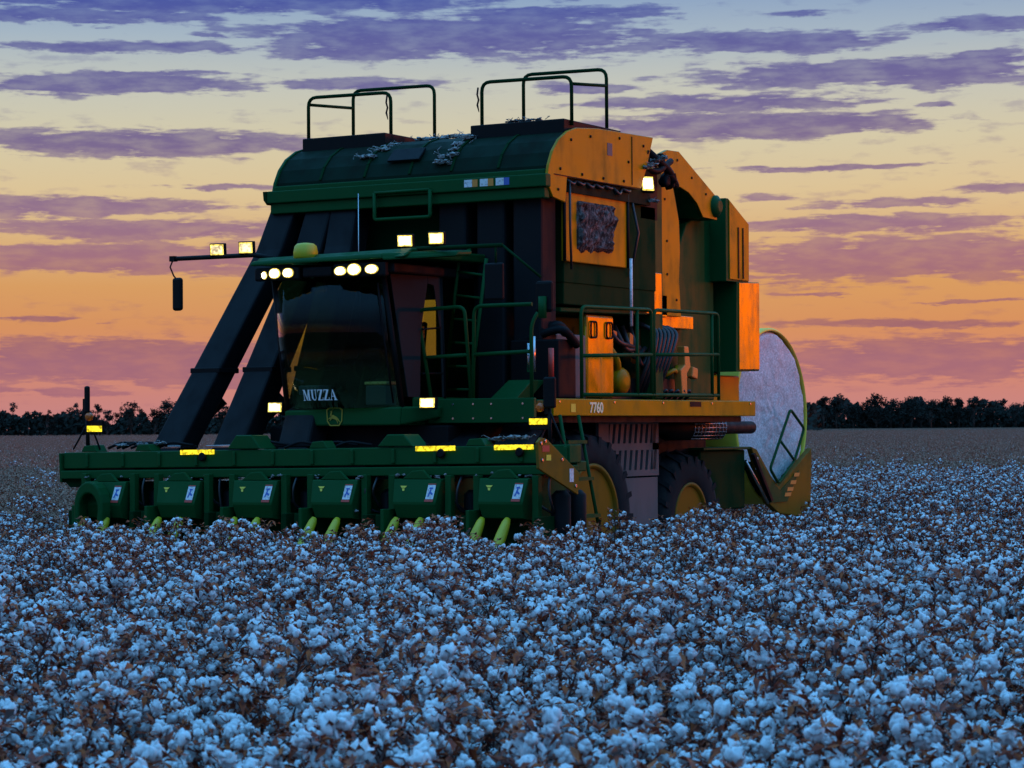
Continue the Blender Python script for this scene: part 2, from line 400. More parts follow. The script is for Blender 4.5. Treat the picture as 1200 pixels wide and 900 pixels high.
for x in (-2.95, -2.2, .1, 2.0):      # clamps and hydraulic lines along the top of the beam
    MB().yprism([(x-.06, 1.768+SH*x), (x-.02, 1.835+SH*x), (x+.12, 1.845+SH*x), (x+.17, 1.768+SH*x)], .24, .42).build('beam_clamp', GREEN, beam, .008)
for k in range(12):
    x = -3.0+6*random.random(); MB().tube([(x, .42, 1.77), (x+.15, .48, 1.84), (x+.45, .48, 1.80)], .016, 6, bend=.08).build('hydraulic_line', BLACK, beam)
# left-hand cup of the beam and drive at the far left end
m = MB(); m.yprism([(-3.32, 1.46), (-2.85, 1.46), (-2.95, 1.36), (-3.18, 1.34)], .25, .55); m.build('beam_end_cup', GREEN_D, beam, .01)

# -- row units
def drive_hood():
    m = MB(); out, inn = [], []
    for k in range(11):
        a = pi*1.05*(k/10)
        out.append((-2.60-.20*cos(a), 1.14+.28*sin(a))); inn.append((-2.60-.13*cos(a), 1.12+.17*sin(a)))
    m.yprism([(-2.80, .85)]+out+[(-2.42, .9), (-2.50, .9)]+inn[::-1]+[(-2.74, .85)], -.14, .02)
    return m
for i in range(6):
    xc = i-2.5-.02; dz = SH*xc
    m = MB()
    top = [(xc-.27, 1.43), (xc-.14, 1.455), (xc-.06, 1.50), (xc+.06, 1.50), (xc+.12, 1.455), (xc+.27, 1.44)]
    front = [(xc-.27, .0), (xc+.27, .0)]
    # cabinet: upper face leaning back, a fold, then an undercut skirt
    v = {}
    rows = [(.07, 1.44, .28), (.0, 1.215, .255), (.0, 1.19, .252), (.05, 1.05, .235), (.42, 1.0, .235), (.45, .50, .235)]
    for k in range(len(rows)-1):
        (ya, za, wa), (yb, zb, wb) = rows[k], rows[k+1]
        m.face([(xc-wa, ya, za+dz), (xc+wa, ya, za+dz), (xc+wb, yb, zb+dz), (xc-wb, yb, zb+dz)])
        for s in (-1, 1): m.face([(xc+s*wa, ya, za+dz), (xc+s*wb, yb, zb+dz), (xc+s*wb, .85, zb+dz), (xc+s*wa, .85, za+dz)])
    m.face([(xc-.28, .07, 1.44+dz), (xc+.28, .07, 1.44+dz), (xc+.28, .85, 1.47+dz), (xc-.28, .85, 1.47+dz)])
    m.yprism([(xc-.19, 1.442+dz), (xc-.07, 1.525+dz), (xc+.06, 1.535+dz), (xc+.16, 1.442+dz)], .072, .11)
    bmesh.ops.remove_doubles(m.bm, verts=m.bm.verts, dist=.0005)
    ru = m.build('row_unit', GREEN, PK, .008)
    # frame hanging it from the beam
    f_ = MB()
    for s in (-1, 1): f_.box(xc+s*.335-.035, xc+s*.335+.035, .10, .18, .55, 1.50, 0)
    f_.box(xc-.30, xc+.30, .30, .36, 1.40, 1.49)
    f_.build('hanger_frame', GREEN, ru, .006)
    for s in (-1, 1): MB().box(xc+s*.42-.03, xc+s*.42+.03, -.02, .9, .35, 1.10).build('side_plate', GREEN_D, ru, .006)
    MB().box(xc-.34, xc-.30, -.10, .75, .40, 1.16).build('gather_plate', GREEN, ru, .006)
    for s in (-1, 1):
        for y in (.38, .70): MB().lathe((xc+s*.47, y, .35), (0, 0, 1), [(.10, 0), (.10, .95), (.05, 1.0)], 14).build('picker_drum', BLACK, ru)
    for xs in (-.19, .10):
        a = V((xc+xs, -.03, 1.05+dz)); b = a + V((random.uniform(-.02, .02), -.46, -.58))
        dd = (b-a); L = dd.length; t = dd/L
        MB().tube([a, a+t*.05, a+t*.2, a+t*L*.7, b], .05, 12, rr=[.028, .044, .056, .056, .015]).build('crop_lifter', YELLOW_W, ru)
    # sticker: white plate with red strip and dark pictogram, on the leaning face
    def on_face(x, z, off): # y of leaning face
        y = .07 - (1.44-z)/(1.44-1.215)*.07
        return (xc+x, y-off, z+dz)
    st = MB(); x0, x1, z0, z1 = .13, .22, 1.245, 1.385
    st.prism([on_face(x0, z0, .003), on_face(x1, z0, .003), on_face(x1+.012, z1, .003), on_face(x0+.012, z1, .003)], (0, -.004, 0))
    sticker = st.build('warning_sticker', WHITE, ru)
    st = MB(); st.prism([on_face(x0-.008, z0-.026, .003), on_face(x1, z0-.026, .003), on_face(x1, z0-.003, .003), on_face(x0-.008, z0-.003, .003)], (0, -.004, 0))
    st.build('sticker_border', RED, ru); st = MB()
    st.prism([on_face(x0+.012, z1+.004, .003), on_face(x1+.012, z1+.004, .003), on_face(x1+.012, z1+.014, .003), on_face(x0+.012, z1+.014, .003)], (0, -.004, 0))
    st.build('sticker_border', RED, ru)
    st = MB()
    for poly in ([(.15, 1.27), (.165, 1.27), (.19, 1.34), (.175, 1.345)], [(.175, 1.30), (.205, 1.285), (.21, 1.30), (.185, 1.32)], [(.165, 1.345), (.205, 1.345), (.205, 1.362), (.165, 1.362)]):
        st.prism([on_face(x, z, .0075) for x, z in poly], (0, -.002, 0))
    st.build('sticker_pictogram', BLUEBOX, ru)
    st = MB()
    for poly in ([(-.19, 1.375), (-.11, 1.375), (-.13, 1.355), (-.17, 1.355)], [(-.165, 1.35), (-.135, 1.35), (-.135, 1.325), (-.155, 1.325)]):
        st.prism([on_face(x, z, .003) for x, z in poly], (0, -.002, 0))
    st.build('unit_emblem', DECALY, ru)
    # lint and trash snagged on the frame
    sl = MB(); rl = random.Random(i*13+1)
    for q in range(16):
        x_ = xc+rl.uniform(-.33, .33); sl.blob((x_, rl.uniform(.06, .2), (1.47 if q % 3 else 1.10)+rl.uniform(-.02, .03)+dz), rl.uniform(.008, .022), 1, .7, 30, 0, (1.3, 1, .7))
    tag(sl.build('snagged_lint', LINTD, ru), kind='stuff')
    for q in range(2):
        x_ = xc+.34+.09*q; r1, r2 = rl.uniform(-.05, .06), rl.uniform(.05, .22)
        MB().tube([(x_, .24, 1.52), (x_+.02, .12+r1, 1.36), (x_+r1, .18, 1.32-r2), (x_+.10-.1*q, .34, 1.10)], .013, 6, bend=.1).build('supply_hose', HOSE, ru)
    # conditioner
    u = MB(); u.box(xc-.25, xc+.25, .25, .85, 1.46, 1.62); u.build('suction_door', BLACK, ru, .01)
    if i == 0: drive_hood().build('drive_hood', GREEN, ru, .02)

# -- clearance mirrors/markers on the two ends of the header
for sx, X, Y in ((-1, -2.96, .30), (1, 2.79, .46)):
    m = MB(); m.tube([(X, Y, 1.76), (X-.01, Y, 2.16)], .022, 8)
    m.tube([(X-.21*1, Y, 1.76), (X-.01, Y, 2.04)], .010, 6); m.tube([(X+.17, Y, 1.76), (X, Y, 2.12)], .010, 6)
    m.box(X-.05, X-.01, Y-.03, Y+.03, 2.10, 2.32)
    po = m.build('marker_post', BLACK, PK)
    mm = MB(); w_ = .030 if sx < 0 else .068
    mm.box(X-w_+.01, X+w_+.01, Y-.05, Y+.0, 2.16, 2.46 if sx < 0 else 2.47); mm.build('end_mirror', BLACK, po, .02)
    MB().lathe((X+(.05 if sx < 0 else -.09), Y-.05, 2.12 if sx < 0 else 2.17), (0, -1, 0), [(.045, -.03), (.045, .01), (.02, .03)], 12).build('amber_lamp', AMBERLENS, po)
    o = .115 if sx < 0 else -.12
    MB().box(X+o-.10, X+o+.10, Y-.04, Y-.02, 1.955 if sx < 0 else 2.0, 2.02 if sx < 0 else 2.06).build('glowing_reflector', REFL_GLOW, po, .004)  # end reflector, its returned light imitated by emission
    MB().box(X+o-.10, X+o+.10, Y-.018, Y+.02, 1.95, 2.075).build('marker_backing', BLACK, po, .004)

# -- air ducts from the row units up to the basket
for i in range(6):
    xb = i-2.5; s = 1 if xb > 0 else -1
    if s < 0: x0, x1 = (-2.25, -1.40, -.50)[i], (-1.70, -1.20, -.86)[i]
    else: x0, x1 = (.55, 1.30, 2.0)[i-3], (.55, 1.04, 1.50)[i-3]
    hw, hd = .20, .17
    m = MB()
    if s < 0: secs = [(x0, .78, 1.50), (x0+(x1-x0)*.05, .90, 1.78), (x0+(x1-x0)*.88, 2.22, 4.02), (x1, 2.42, 4.50)]
    else: secs = [(x0, .95, 1.50), (x0, 1.10, 1.72), (x1, 2.44, 2.20), (x1, 2.46, 4.50)]
    rings = []
    for k, (x, y, z) in enumerate(secs):
        h = hw*(1.0 if k < 2 else .90)
        rings.append([m.bm.verts.new((x+a*h, y+b*hd, z)) for a, b in ((-1, -1), (1, -1), (1, 1), (-1, 1))])
    for k in range(3):
        for q in range(4): m.bm.faces.new((rings[k][q], rings[k][(q+1) % 4], rings[k+1][(q+1) % 4], rings[k+1][q]))
    m.bm.faces.new(rings[0]); m.bm.faces.new(rings[-1])
    du = m.build('air_duct', DUCT, PK, .03)
    c = MB(); t = .38   # clamp band
    x, y, z = (secs[1][k]+(secs[2][k]-secs[1][k])*t for k in range(3))
    c.box(x-.205, x+.205, y-.185, y+.185, z-.03, z+.03)
    if s < 0: c.build('duct_band', BLACK, du, .01)
    if i in (0, 1, 2):
        b2 = MB(); b2.tube([(x0-.22, 1.05, 1.72), (x0-.16, 1.25, 1.95), (x0+.20, 1.50, 2.35)], .12, 12, bend=.1); b2.build('lower_elbow', DUCT, du)
        b3 = MB(); b3.box(x0-.26, x0+.24, .72, 1.05, 1.79, 1.82, sh=SH); b3.build('duct_flange', STEEL if i < 2 else BLACK, du, .004)

# -- cab
m = MB()
m.box(-.78, .78, 1.02, 2.45, 2.00, 2.06)
m.prism([(-.76, .93, 2.0), (.72, .93, 2.0), (.74, .93, 2.20), (-.76, .93, 2.17)], (0, .12, 0))
m.prism([(.72, .93, 2.0), (1.0, 1.25, 2.08), (1.02, 1.25, 2.20), (.74, .93, 2.20)], (0, .1, 0))
m.box(-.78, .78, 2.40, 2.46, 2.06, 2.75)
m.box(.76, .80, 1.10, 2.45, 2.06, 2.30)
m.box(-.80, -.76, 1.10, 2.45, 2.06, 2.30)
cab = m.build('cab', GREEN, PK, .02)
# pillars
def pill(n, a, b, r=.035):
    MB().tube([a, b], r, 8).build('cab_pillar', BLACK, cab)
Fb, Ft = .98, .80
pill(0, (-.75, Fb, 2.16), (-.80, Ft, 3.62), .03); pill(1, (.72, Fb, 2.18), (.60, Ft, 3.66), .03)
pill(2, (-.78, 2.42, 2.06), (-.78, 2.42, 3.66), .05); pill(3, (.80, 2.42, 2.06), (.80, 2.42, 3.66), .05)
pill(4, (.79, 1.72, 2.06), (.74, 1.72, 3.66), .025)
# glazing: curved windscreen, side panes, rear pane
m = MB(); N = 10
for k in range(N):
    for (t0, t1) in ((0, .5), (.5, 1)):
        q = []
        for (uu, tt) in ((k/N, t0), ((k+1)/N, t0), ((k+1)/N, t1), (k/N, t1)):
            xb = -.73+uu*1.43; xt = -.78+uu*1.36
            bow = -.10*(1-(2*uu-1)**2) - .05*sin(pi*tt)
            q.append((xb+(xt-xb)*tt, Fb+(Ft-Fb)*tt+bow, 2.19+(3.62-2.19)*tt))
        m.face(q)
bmesh.ops.remove_doubles(m.bm, verts=m.bm.verts, dist=.002)
for f_ in m.bm.faces: f_.smooth = True
ws = m.build('windscreen', GLASS, cab)
sol = ws.modifiers.new('thickness', 'SOLIDIFY'); sol.thickness = .008
MB().prism([(.765, 1.26, 2.32), (.782, 1.66, 2.32), (.762, 1.66, 3.0), (.742, 1.56, 3.5), (.732, 1.48, 3.5), (.738, 1.32, 3.0)], (.008, 0, 0)).build('door_pane', GLASS, cab)
m = MB(); m.prism([(.755, 1.03, 2.30), (.765, 1.25, 2.30), (.738, 1.31, 3.0), (.727, 1.47, 3.52), (.722, 1.47, 3.62), (.64, .86, 3.62)], (.012, 0, 0))
m.prism([(.783, 1.67, 2.30), (.785, 1.73, 2.30), (.74, 1.73, 3.62), (.722, 1.475, 3.62), (.727, 1.475, 3.52), (.743, 1.57, 3.5), (.763, 1.67, 3.0)], (.012, 0, 0))
m.build('door_frame', DARK, cab, .004)
MB().tube([(.785, 1.28, 3.02), (.785, 1.66, 3.05)], .012, 6).build('door_rail', BLACK, cab); MB().tube([(.79, 1.27, 2.55), (.79, 1.67, 2.56)], .012, 6).build('door_rail', BLACK, cab)
MB().prism([(.79, 1.75, 2.32), (.79, 2.38, 2.32), (.76, 2.38, 3.62), (.74, 1.75, 3.62)], (.008, 0, 0)).build('side_pane', GLASS, cab)
MB().prism([(-.775, 1.03, 2.32), (-.785, 1.72, 2.32), (-.785, 1.72, 3.62), (-.79, .86, 3.62)], (.008, 0, 0)).build('side_pane', GLASS, cab)
MB().box(-.79, -.76, 1.73, 2.40, 2.30, 3.62).build('side_panel', BLACK, cab)
MB().box(-.72, .72, 2.43, 2.438, 2.77, 3.60).build('rear_pane', GLASS, cab)
# roof with green visor
m = MB()
m.prism([(-.98, .66, 3.735), (.95, .66, 3.755), (.98, .80, 3.85), (-1.0, .80, 3.82)], (0, 1.75, .02))
m.prism([(-.98, .60, 3.725), (.72, .60, 3.74), (.70, .62, 3.80), (-.96, .62, 3.778)], (0, .08, 0))
m.prism([(.72, .60, 3.72), (1.40, .98, 3.76), (1.40, 1.02, 3.82), (.70, .62, 3.80)], (0, .30, .02))
roof = m.build('cab_roof', GREEN, cab, .02)
m = MB(); m.box(-.86, .80, .72, 2.45, 3.60, 3.70); m.box(-.94, -.36, .64, .72, 3.56, 3.70); m.box(.08, .74, .64, .72, 3.56, 3.71); m.box(-.33, .05, .66, .72, 3.58, 3.69)
m.build('roof_liner', BLACK, cab, .02)
for k, (x, z, a, b) in enumerate(((-.80, 3.62, .035, .042), (-.665, 3.635, .072, .056), (-.49, 3.635, .072, .052), (.18, 3.63, .075, .048), (.355, 3.64, .085, .062), (.575, 3.635, .082, .050))):
    hs = MB(); lp = MB(); n = 20
    ring = [(x+a*cos(2*pi*q/n), .622, z+b*sin(2*pi*q/n)) for q in range(n)]
    hs.prism([(x+(px-x)*1.18, .633, z+(pz-z)*1.18) for px, _, pz in ring], (0, .03, 0))
    h = hs.build('roof_lamp', BLACK, cab)
    lp.prism(ring, (0, .012, 0)); lp.build('lens', EDGE, h)
    cr_ = MB(); cr_.prism([(x+(px-x)*.80, .619, z+(pz-z)*.80) for px, _, pz in ring], (0, .002, 0)); cr_.build('bulb', LAMPW, h)
m = MB(); m.lathe((-.365, .78, 3.80), (0, 0, 1), [(.11, -.02), (.13, .0), (.132, .06), (.118, .125), (.09, .15), (.04, .158)], 24)
rc = m.build('receiver_dome', YELLOW_W, roof)
MB().lathe((-.365, .78, 3.765), (0, 0, 1), [(.17, -.05), (.16, -.02), (.12, .0), (.11, .015)], 20).build('dome_base', GREEN, roof)
# cab inside: seat, console, steering column, boxes, rear trim
m = MB(); m.box(-.22, .26, 1.65, 2.15, 2.40, 2.52); m.prism([(-.22, 2.05, 2.5), (.26, 2.05, 2.5), (.22, 2.22, 3.15), (-.18, 2.22, 3.15)], (0, .1, 0)); m.box(-.10, .14, 2.20, 2.28, 3.15, 3.33)
m.build('cab_seat', SEATM, cab, .03)
m = MB(); m.tube([(0, 1.18, 2.06), (0, 1.42, 2.62)], .05, 10); m.tube([(.19*cos(2*pi*k/16), 1.45+.07*sin(2*pi*k/16), 2.66+.17*sin(2*pi*k/16)) for k in range(16)], .016, 6, closed=True)
m.build('steering_wheel', BLACK, cab)
m = MB(); m.box(.30, .55, 1.45, 2.1, 2.30, 2.62); m.box(.36, .62, 1.32, 1.38, 2.62, 2.90); m.box(-.68, -.45, 2.0, 2.38, 2.3, 2.75); m.box(-.72, -.14, 2.36, 2.40, 2.06, 3.60); m.box(.34, .70, 2.36, 2.40, 2.06, 3.60); m.box(-.14, .34, 2.36, 2.40, 2.06, 2.42)
m.build('cab_trim', BLACK, cab, .01)
MB().box(-.66, -.40, 1.06, 1.26, 2.24, 2.44).build('storage_box', BLUEBOX, cab, .01)
bx_ = MB().box(.22, .48, 1.04, 1.24, 2.22, 2.43); bx_.build('storage_box', BLUEBOX, cab, .01)
MB().box(.21, .49, 1.03, 1.25, 2.436, 2.47).build('document_tray', WHITE, cab, .01)
# wiper
MB().tube([(.66, .90, 2.24), (.60, .80, 3.0), (.58, .74, 3.5)], .010, 6).build('wiper', BLACK, cab)
# name on the windscreen in serif capitals
def serif():
    H = 1.0
    Ls = {'M': (1.12, [[(0, 0), (.30, 0), (.30, .06), (0, .06)], [(.11, .06), (.18, .06), (.18, .94), (.11, .94)], [(0, .94), (.30, .94), (.30, 1), (0, 1)],
                 [(.14, .94), (.34, 1.0), (.62, .16), (.53, 0)], [(.53, 0), (.60, .0), (.90, 1.0), (.80, 1.0)], [(.78, .06), (.99, .06), (.99, .94), (.78, .94)], [(.70, 0), (1.1, 0), (1.1, .06), (.70, .06)], [(.80, .94), (1.1, .94), (1.1, 1), (.80, 1)]]),
          'U': (.90, [[(.0, .94), (.42, .94), (.42, 1), (.0, 1)], [(.10, .22), (.31, .22), (.31, .94), (.10, .94)], [(.10, .22), (.31, .22), (.40, .08), (.34, 0)], [(.34, 0), (.60, 0), (.66, .09), (.38, .09)], [(.60, 0), (.74, .22), (.67, .22), (.56, .06)], [(.67, .22), (.74, .22), (.74, .94), (.67, .94)], [(.56, .94), (.86, .94), (.86, 1), (.56, 1)]]),
          'Z': (.78, [[(.04, .92), (.72, .92), (.72, 1), (.04, 1)], [(.04, .92), (.10, .92), (.07, .74), (.04, .74)], [(.46, .92), (.72, .92), (.28, .08), (.02, .08)], [(.02, 0), (.74, 0), (.74, .08), (.02, .08)], [(.66, .08), (.74, .08), (.74, .28), (.70, .28)]]),
          'A': (.95, [[(-.02, 0), (.28, 0), (.28, .06), (-.02, .06)], [(.10, .06), (.16, .06), (.46, .98), (.40, 1.0)], [(.38, 1.0), (.50, 1.0), (.84, .06), (.60, .06)], [(.52, 0), (.94, 0), (.94, .06), (.52, .06)], [(.21, .33), (.62, .33), (.60, .40), (.23, .40)]])}
    return Ls
LT = serif()
m = MB(); x = 0; wd = sum(LT[c][0]+.05 for c in 'MUZZA'); k0 = .47/wd
for c in 'MUZZA':
    wc, polys = LT[c]
    for pi_, poly in enumerate(polys):
        pts = []
        for (u_, v_) in poly:
            X = -.47+(x+u_)*k0; tt = (.085+.115*v_)/1.43; uu = (X+.73)/1.43
            bow = -.10*(1-(2*uu-1)**2)-.05*sin(pi*tt)*1.0
            pts.append((X, Fb+(Ft-Fb)*tt+bow-.016-.0006*pi_, 2.19+1.43*tt))
        m.prism(pts, (0, -.002, 0))
    x += wc+.05
m.build('windscreen_lettering', LETTER, cab)
# emblem: shield ring with a leaping deer
ex, ez, ey = -.10, 2.10, .927
em = MB()
out = [(-.105, .075), (-.07, .098), (.07, .098), (.105, .075), (.098, -.05), (.06, -.10), (-.06, -.10), (-.098, -.05)]
for k in range(8):
    a, b = out[k], out[(k+1) % 8]
    em.prism([(ex+a[0], ey-.004, ez+a[1]), (ex+b[0], ey-.004, ez+b[1]), (ex+b[0]*.88, ey-.004, ez+b[1]*.88), (ex+a[0]*.88, ey-.004, ez+a[1]*.88)], (0, -.003, 0))
for poly in ([(-.06, .01), (-.02, .02), (.03, -.005), (.045, -.02), (.02, -.035), (-.04, -.015)], [(-.06, .01), (-.045, -.012), (-.028, .06), (-.04, .065)], [(-.028, .06), (-.06, .05), (-.04, .065)], [(-.04, .063), (-.005, .085), (-.03, .064)],
             [(.03, -.03), (.045, -.02), (.075, -.06), (.07, -.064)], [(.02, -.034), (.03, -.03), (.045, -.07), (.04, -.072)], [(-.05, 0), (-.04, -.015), (-.085, -.03), (-.085, -.025)], [(-.045, -.01), (-.03, -.018), (-.06, -.045), (-.065, -.042)]):
    em.prism([(ex+x, ey-.004, ez+z) for x, z in poly], (0, -.003, 0))
em.build('deer_emblem', EMBLEM, cab)

# -- arms with work lamps and mirrors left and right of the cab roof
def lampbox(parent, c, wdt, hgt, yaw=0.0, tilt=0.0, mt=LAMP, name='work_lamp'):
    Mx = M.Translation(V(c)) @ M.Rotation(yaw, 4, 'Z') @ M.Rotation(tilt, 4, 'X')
    hs = MB(); hs.box(-wdt/2-.012, wdt/2+.012, .0, .06, -hgt/2-.012, hgt/2+.012)
    hs.prism([(-wdt*.3, .06, -hgt*.3), (wdt*.3, .06, -hgt*.3), (wdt*.3, .06, hgt*.3), (-wdt*.3, .06, hgt*.3)], (0, .04, 0))
    bmesh.ops.transform(hs.bm, matrix=Mx, verts=hs.bm.verts)
    h = hs.build(name, BLACK, parent, .008)
    lp = MB(); lp.box(-wdt/2, wdt/2, -.012, -.003, -hgt/2, hgt/2); bmesh.ops.transform(lp.bm, matrix=Mx, verts=lp.bm.verts)
    lp.build('lens', EDGE, h, .006)
    lp = MB(); lp.box(-wdt*.40, wdt*.40, -.0155, -.0128, -hgt*.38, hgt*.38); bmesh.ops.transform(lp.bm, matrix=Mx, verts=lp.bm.verts); lp.build('bulb', mt, h)
    return h
for s in (-1, 1):
    m = MB()
    if s < 0: m.tube([(-.95, 1.0, 3.83), (-1.15, .92, 3.87), (-2.26, .90, 3.87)], .026, 8); m.box(-2.27, -2.20, .87, .93, 3.84, 3.90)
    else: m.tube([(.70, 1.0, 3.83), (.85, .92, 3.85), (2.0, .90, 3.84)], .022, 8)
    if s < 0: m.tube([(-2.24, .90, 3.86), (-2.28, .90, 3.78), (-2.23, .90, 3.68), (-2.19, .90, 3.64)], .009, 6)
    else: m.tube([(1.92, .90, 3.84), (1.92, .9, 3.66)], .012, 6); m.tube([(2.0, .90, 3.84), (2.42, .95, 3.5)], .014, 6)
    ar = m.build('lamp_arm', BLACK if s < 0 else GREEN_D, PK)
    for (x, z) in (((-1.615, 3.945), (-1.225, 3.95)) if s < 0 else ((.83, 3.935), (1.215, 3.945))):
        lampbox(ar, (x, .88, z), .155, .115, .35 if s > 0 else .25, 0.1, LAMPD if s < 0 else LAMP)
        MB().tube([(x, .91, z-.08), (x, .91, z-.03)], .015, 6).build('lamp_bracket', BLACK, ar)
    if s < 0:
        MB().box(-2.24, -2.11, .87, .93, 3.29, 3.66).build('rear_mirror', BLACK, ar, .03)
    else:
        MB().box(1.80, 2.02, .86, .91, 3.28, 3.66).build('rear_mirror', BLACK, ar, .02)
        MB().box(2.36, 2.56, .92, .98, 3.14, 3.46).build('rear_mirror', BLACK, ar, .04)
        MB().tube([(2.46, .91, 3.08), (2.46, .91, 3.30)], .045, 8).build('mirror_bracket', GREEN, ar)
lampbox(cab, (-.875, .92, 2.205), .16, .10, .15, -.1)
lampbox(cab, (1.02, 1.0, 2.235), .17, .10, .15, -.1)
MB().tube([(-.875, 1.0, 2.15), (-.70, 1.1, 2.1)], .02, 6).build('lamp_bracket', BLACK, cab)

# -- front and side decks
m = MB(); m.box(.84, 2.13, 1.30, 1.36, 2.02, 2.28); m.box(.84, 2.13, 1.36, 1.70, 2.20, 2.26); m.box(.84, 1.28, 1.70, 2.6, 2.20, 2.26)
fd = m.build('front_deck', GREEN, PK, .01)
for x in (1.15, 1.4, 1.62, 2.0):
    for z in (2.07, 2.22): MB().lathe((x, 1.30, z), (0, -1, 0), [(.011, 0), (.011, .008)], 8).build('deck_bolt', STEEL, fd)
MB().prism([(1.35, 1.7, 2.265), (1.68, 1.7, 2.265), (1.72, 2.0, 2.48), (1.42, 2.0, 2.48)], (0, .3, 0)).build('tread_plate', GREEN, fd, .01)
m = MB(); m.box(2.09, 2.13, 1.72, 6.86, 2.09, 2.275)
sdk = m.build('side_deck', YELLOW, PK, .01)
MB().box(1.3, 2.085, 1.75, 6.84, 2.20, 2.262).build('deck_grating', BLACK, sdk)
MB().box(1.3, 2.05, 1.75, 6.6, 2.02, 2.09).build('deck_support', BLACK, sdk)
for y in (1.85, 3.1, 4.3, 5.6, 6.7): MB().lathe((2.13, y, 2.24), (1, 0, 0), [(.012, 0), (.012, .008)], 8).build('deck_bolt', STEEL, sdk)
MB().box(2.1315, 2.134, 5.0, 5.3, 2.20, 2.26).build('deck_decal', BLACK, sdk)
# number on the deck edge
def textmesh(body, size, mx, ext=.002):
    cu = bpy.data.curves.new('number', 'FONT'); cu.body = body; cu.size = size; cu.extrude = ext; cu.offset = .004
    ob = bpy.data.objects.new('number', cu); COL.objects.link(ob)
    bpy.context.view_layer.update()
    me = bpy.data.meshes.new_from_object(ob.evaluated_get(bpy.context.evaluated_depsgraph_get()))
    bpy.data.objects.remove(ob); me.transform(mx); return me
me = textmesh('7760', .155, M.Translation((2.1335, 2.52, 2.128)) @ M.Rotation(pi/2, 4, 'Z') @ M.Rotation(pi/2, 4, 'X'))
me.materials.clear(); me.materials.append(PALE)
nb = bpy.data.objects.new('deck_number', me); COL.objects.link(nb); nb.parent = sdk
MB().box(2.1315, 2.134, 2.10, 2.20, 2.13, 2.22).build('deck_emblem', DECALY, sdk)

# -- hand rails
def rails(name, paths, r=.021, mt=GREEN):
    m = MB()
    for p in paths: m.tube(p, r, 8, bend=.09)
    return m.build(name, mt, PK)
Z0 = 2.28; ZT = 3.25
rails('front_handrail', [[(.86, 1.33, Z0), (.70, 1.33, ZT-.02), (1.28, 1.33, ZT), (1.36, 1.33, Z0)], [(1.38, 1.33, Z0), (1.40, 1.33, ZT), (2.10, 1.33, ZT)], [(.80, 1.33, 2.72), (1.33, 1.33, 2.74)],
                         [(1.40, 1.33, 2.74), (2.08, 1.33, 2.76)], [(2.09, 1.33, Z0), (2.09, 1.33, 3.05), (2.16, 1.45, ZT)]])
X = 2.08
rails('side_handrail', [[(X, 2.44, Z0), (X, 2.44, ZT+.02), (X, 4.12, ZT+.05), (X, 4.12, Z0)], [(X, 4.18, Z0), (X, 4.18, ZT+.05), (X, 5.90, ZT+.07), (X, 5.90, Z0)],
                        [(X, 2.44, 2.74), (X, 4.12, 2.79)], [(X, 4.18, 2.79), (X, 5.90, 2.83)], [(X, 2.44, 2.32), (X, 5.90, 2.34)], [(X, 5.72, 2.32), (X, 5.72, 3.30)], [(X, 3.76, 2.32), (X, 3.76, 3.28)]])
MB().tube([(2.04, 3.70, 3.10), (2.04, 3.70, 3.86)], .018, 8).build('white_rod', WHITE, PK)
# gas bottles / bright struts by the deck corner
for k, (x, z0, z1, r) in enumerate(((1.99, 2.55, 2.85, .022), (2.04, 2.55, 2.92, .028))):
    MB().tube([(x, 1.45, z0), (x, 1.45, z1)], r, 10).build('bright_strut', STEEL, PK)
MB().tube([(2.16, 1.62, 2.5), (2.16, 1.62, 2.8)], .03, 10).build('red_cylinder', RED, PK)
# ladder up the front
m = MB(); la, lb, ra, rb = V((.62, 1.98, 2.28)), V((.83, 1.98, 3.86)), V((.94, 1.98, 2.28)), V((1.17, 1.98, 3.80))
m.tube([la, lb, lb+V((.08, .1, .05))], .020, 8); m.tube([ra, rb], .020, 8)
for k in range(6):
    t = .07+k*.162; m.tube([la+(lb-la)*t, ra+(rb-ra)*t], .016, 6)
m.build('roof_ladder', GREEN, PK)
# access ladder
m = MB(); a0, a1, b0, b1 = V((2.16, 1.80, 2.10)), V((2.42, 1.76, .80)), V((2.16, 2.21, 2.10)), V((2.42, 2.21, .80))
m.tube([a0, a1], .020, 8); m.tube([b0, b1], .020, 8)
for t in (.22, .52, .82):
    p, q = a0+(a1-a0)*t, b0+(b1-b0)*t
    m.box(p.x-.05, p.x+.05, p.y, q.y, p.z-.018, p.z+.018)
m.build('access_ladder', GREEN, PK)

# -- basket with rolled roof
prof = [(2.26, 4.60), (2.28, 4.80), (2.36, 4.95), (2.50, 5.09), (2.68, 5.19), (2.88, 5.25), (3.4, 5.29), (4.75, 5.33), (4.75, 4.55), (2.26, 4.55)]
m = MB(); m.xprism(prof, -1.80, 1.76)
bas = m.build('basket', ROOFM, PK, .0)
m = MB(); m.box(-1.85, 1.82, 2.14, 2.26, 4.56, 4.70); m.box(-1.83, 1.78, 2.18, 2.30, 4.44, 4.56)
m.box(-1.80, 1.76, 2.22, 2.27, 4.70, 4.76)
m.build('gutter_beam', GREEN, bas, .012)
MB().prism([(-1.91, 2.14, 4.70), (-1.90, 2.14, 4.60), (-1.853, 2.14, 4.54), (-1.853, 2.14, 4.70)], (0, .25, 0)).build('gutter_end', GREEN_D, bas, .006)
sp_ = [(2.20, 4.62), (2.25, 4.80), (2.34, 4.96), (2.48, 5.10), (2.68, 5.21), (2.88, 5.265), (3.4, 5.31), (4.76, 5.345), (4.60, 5.0), (4.44, 4.72), (2.66, 4.70), (2.62, 4.42), (2.34, 4.46)]
MB().xprism(sp_, 1.765, 1.80).build('side_panel', YELLOW, bas, .008)
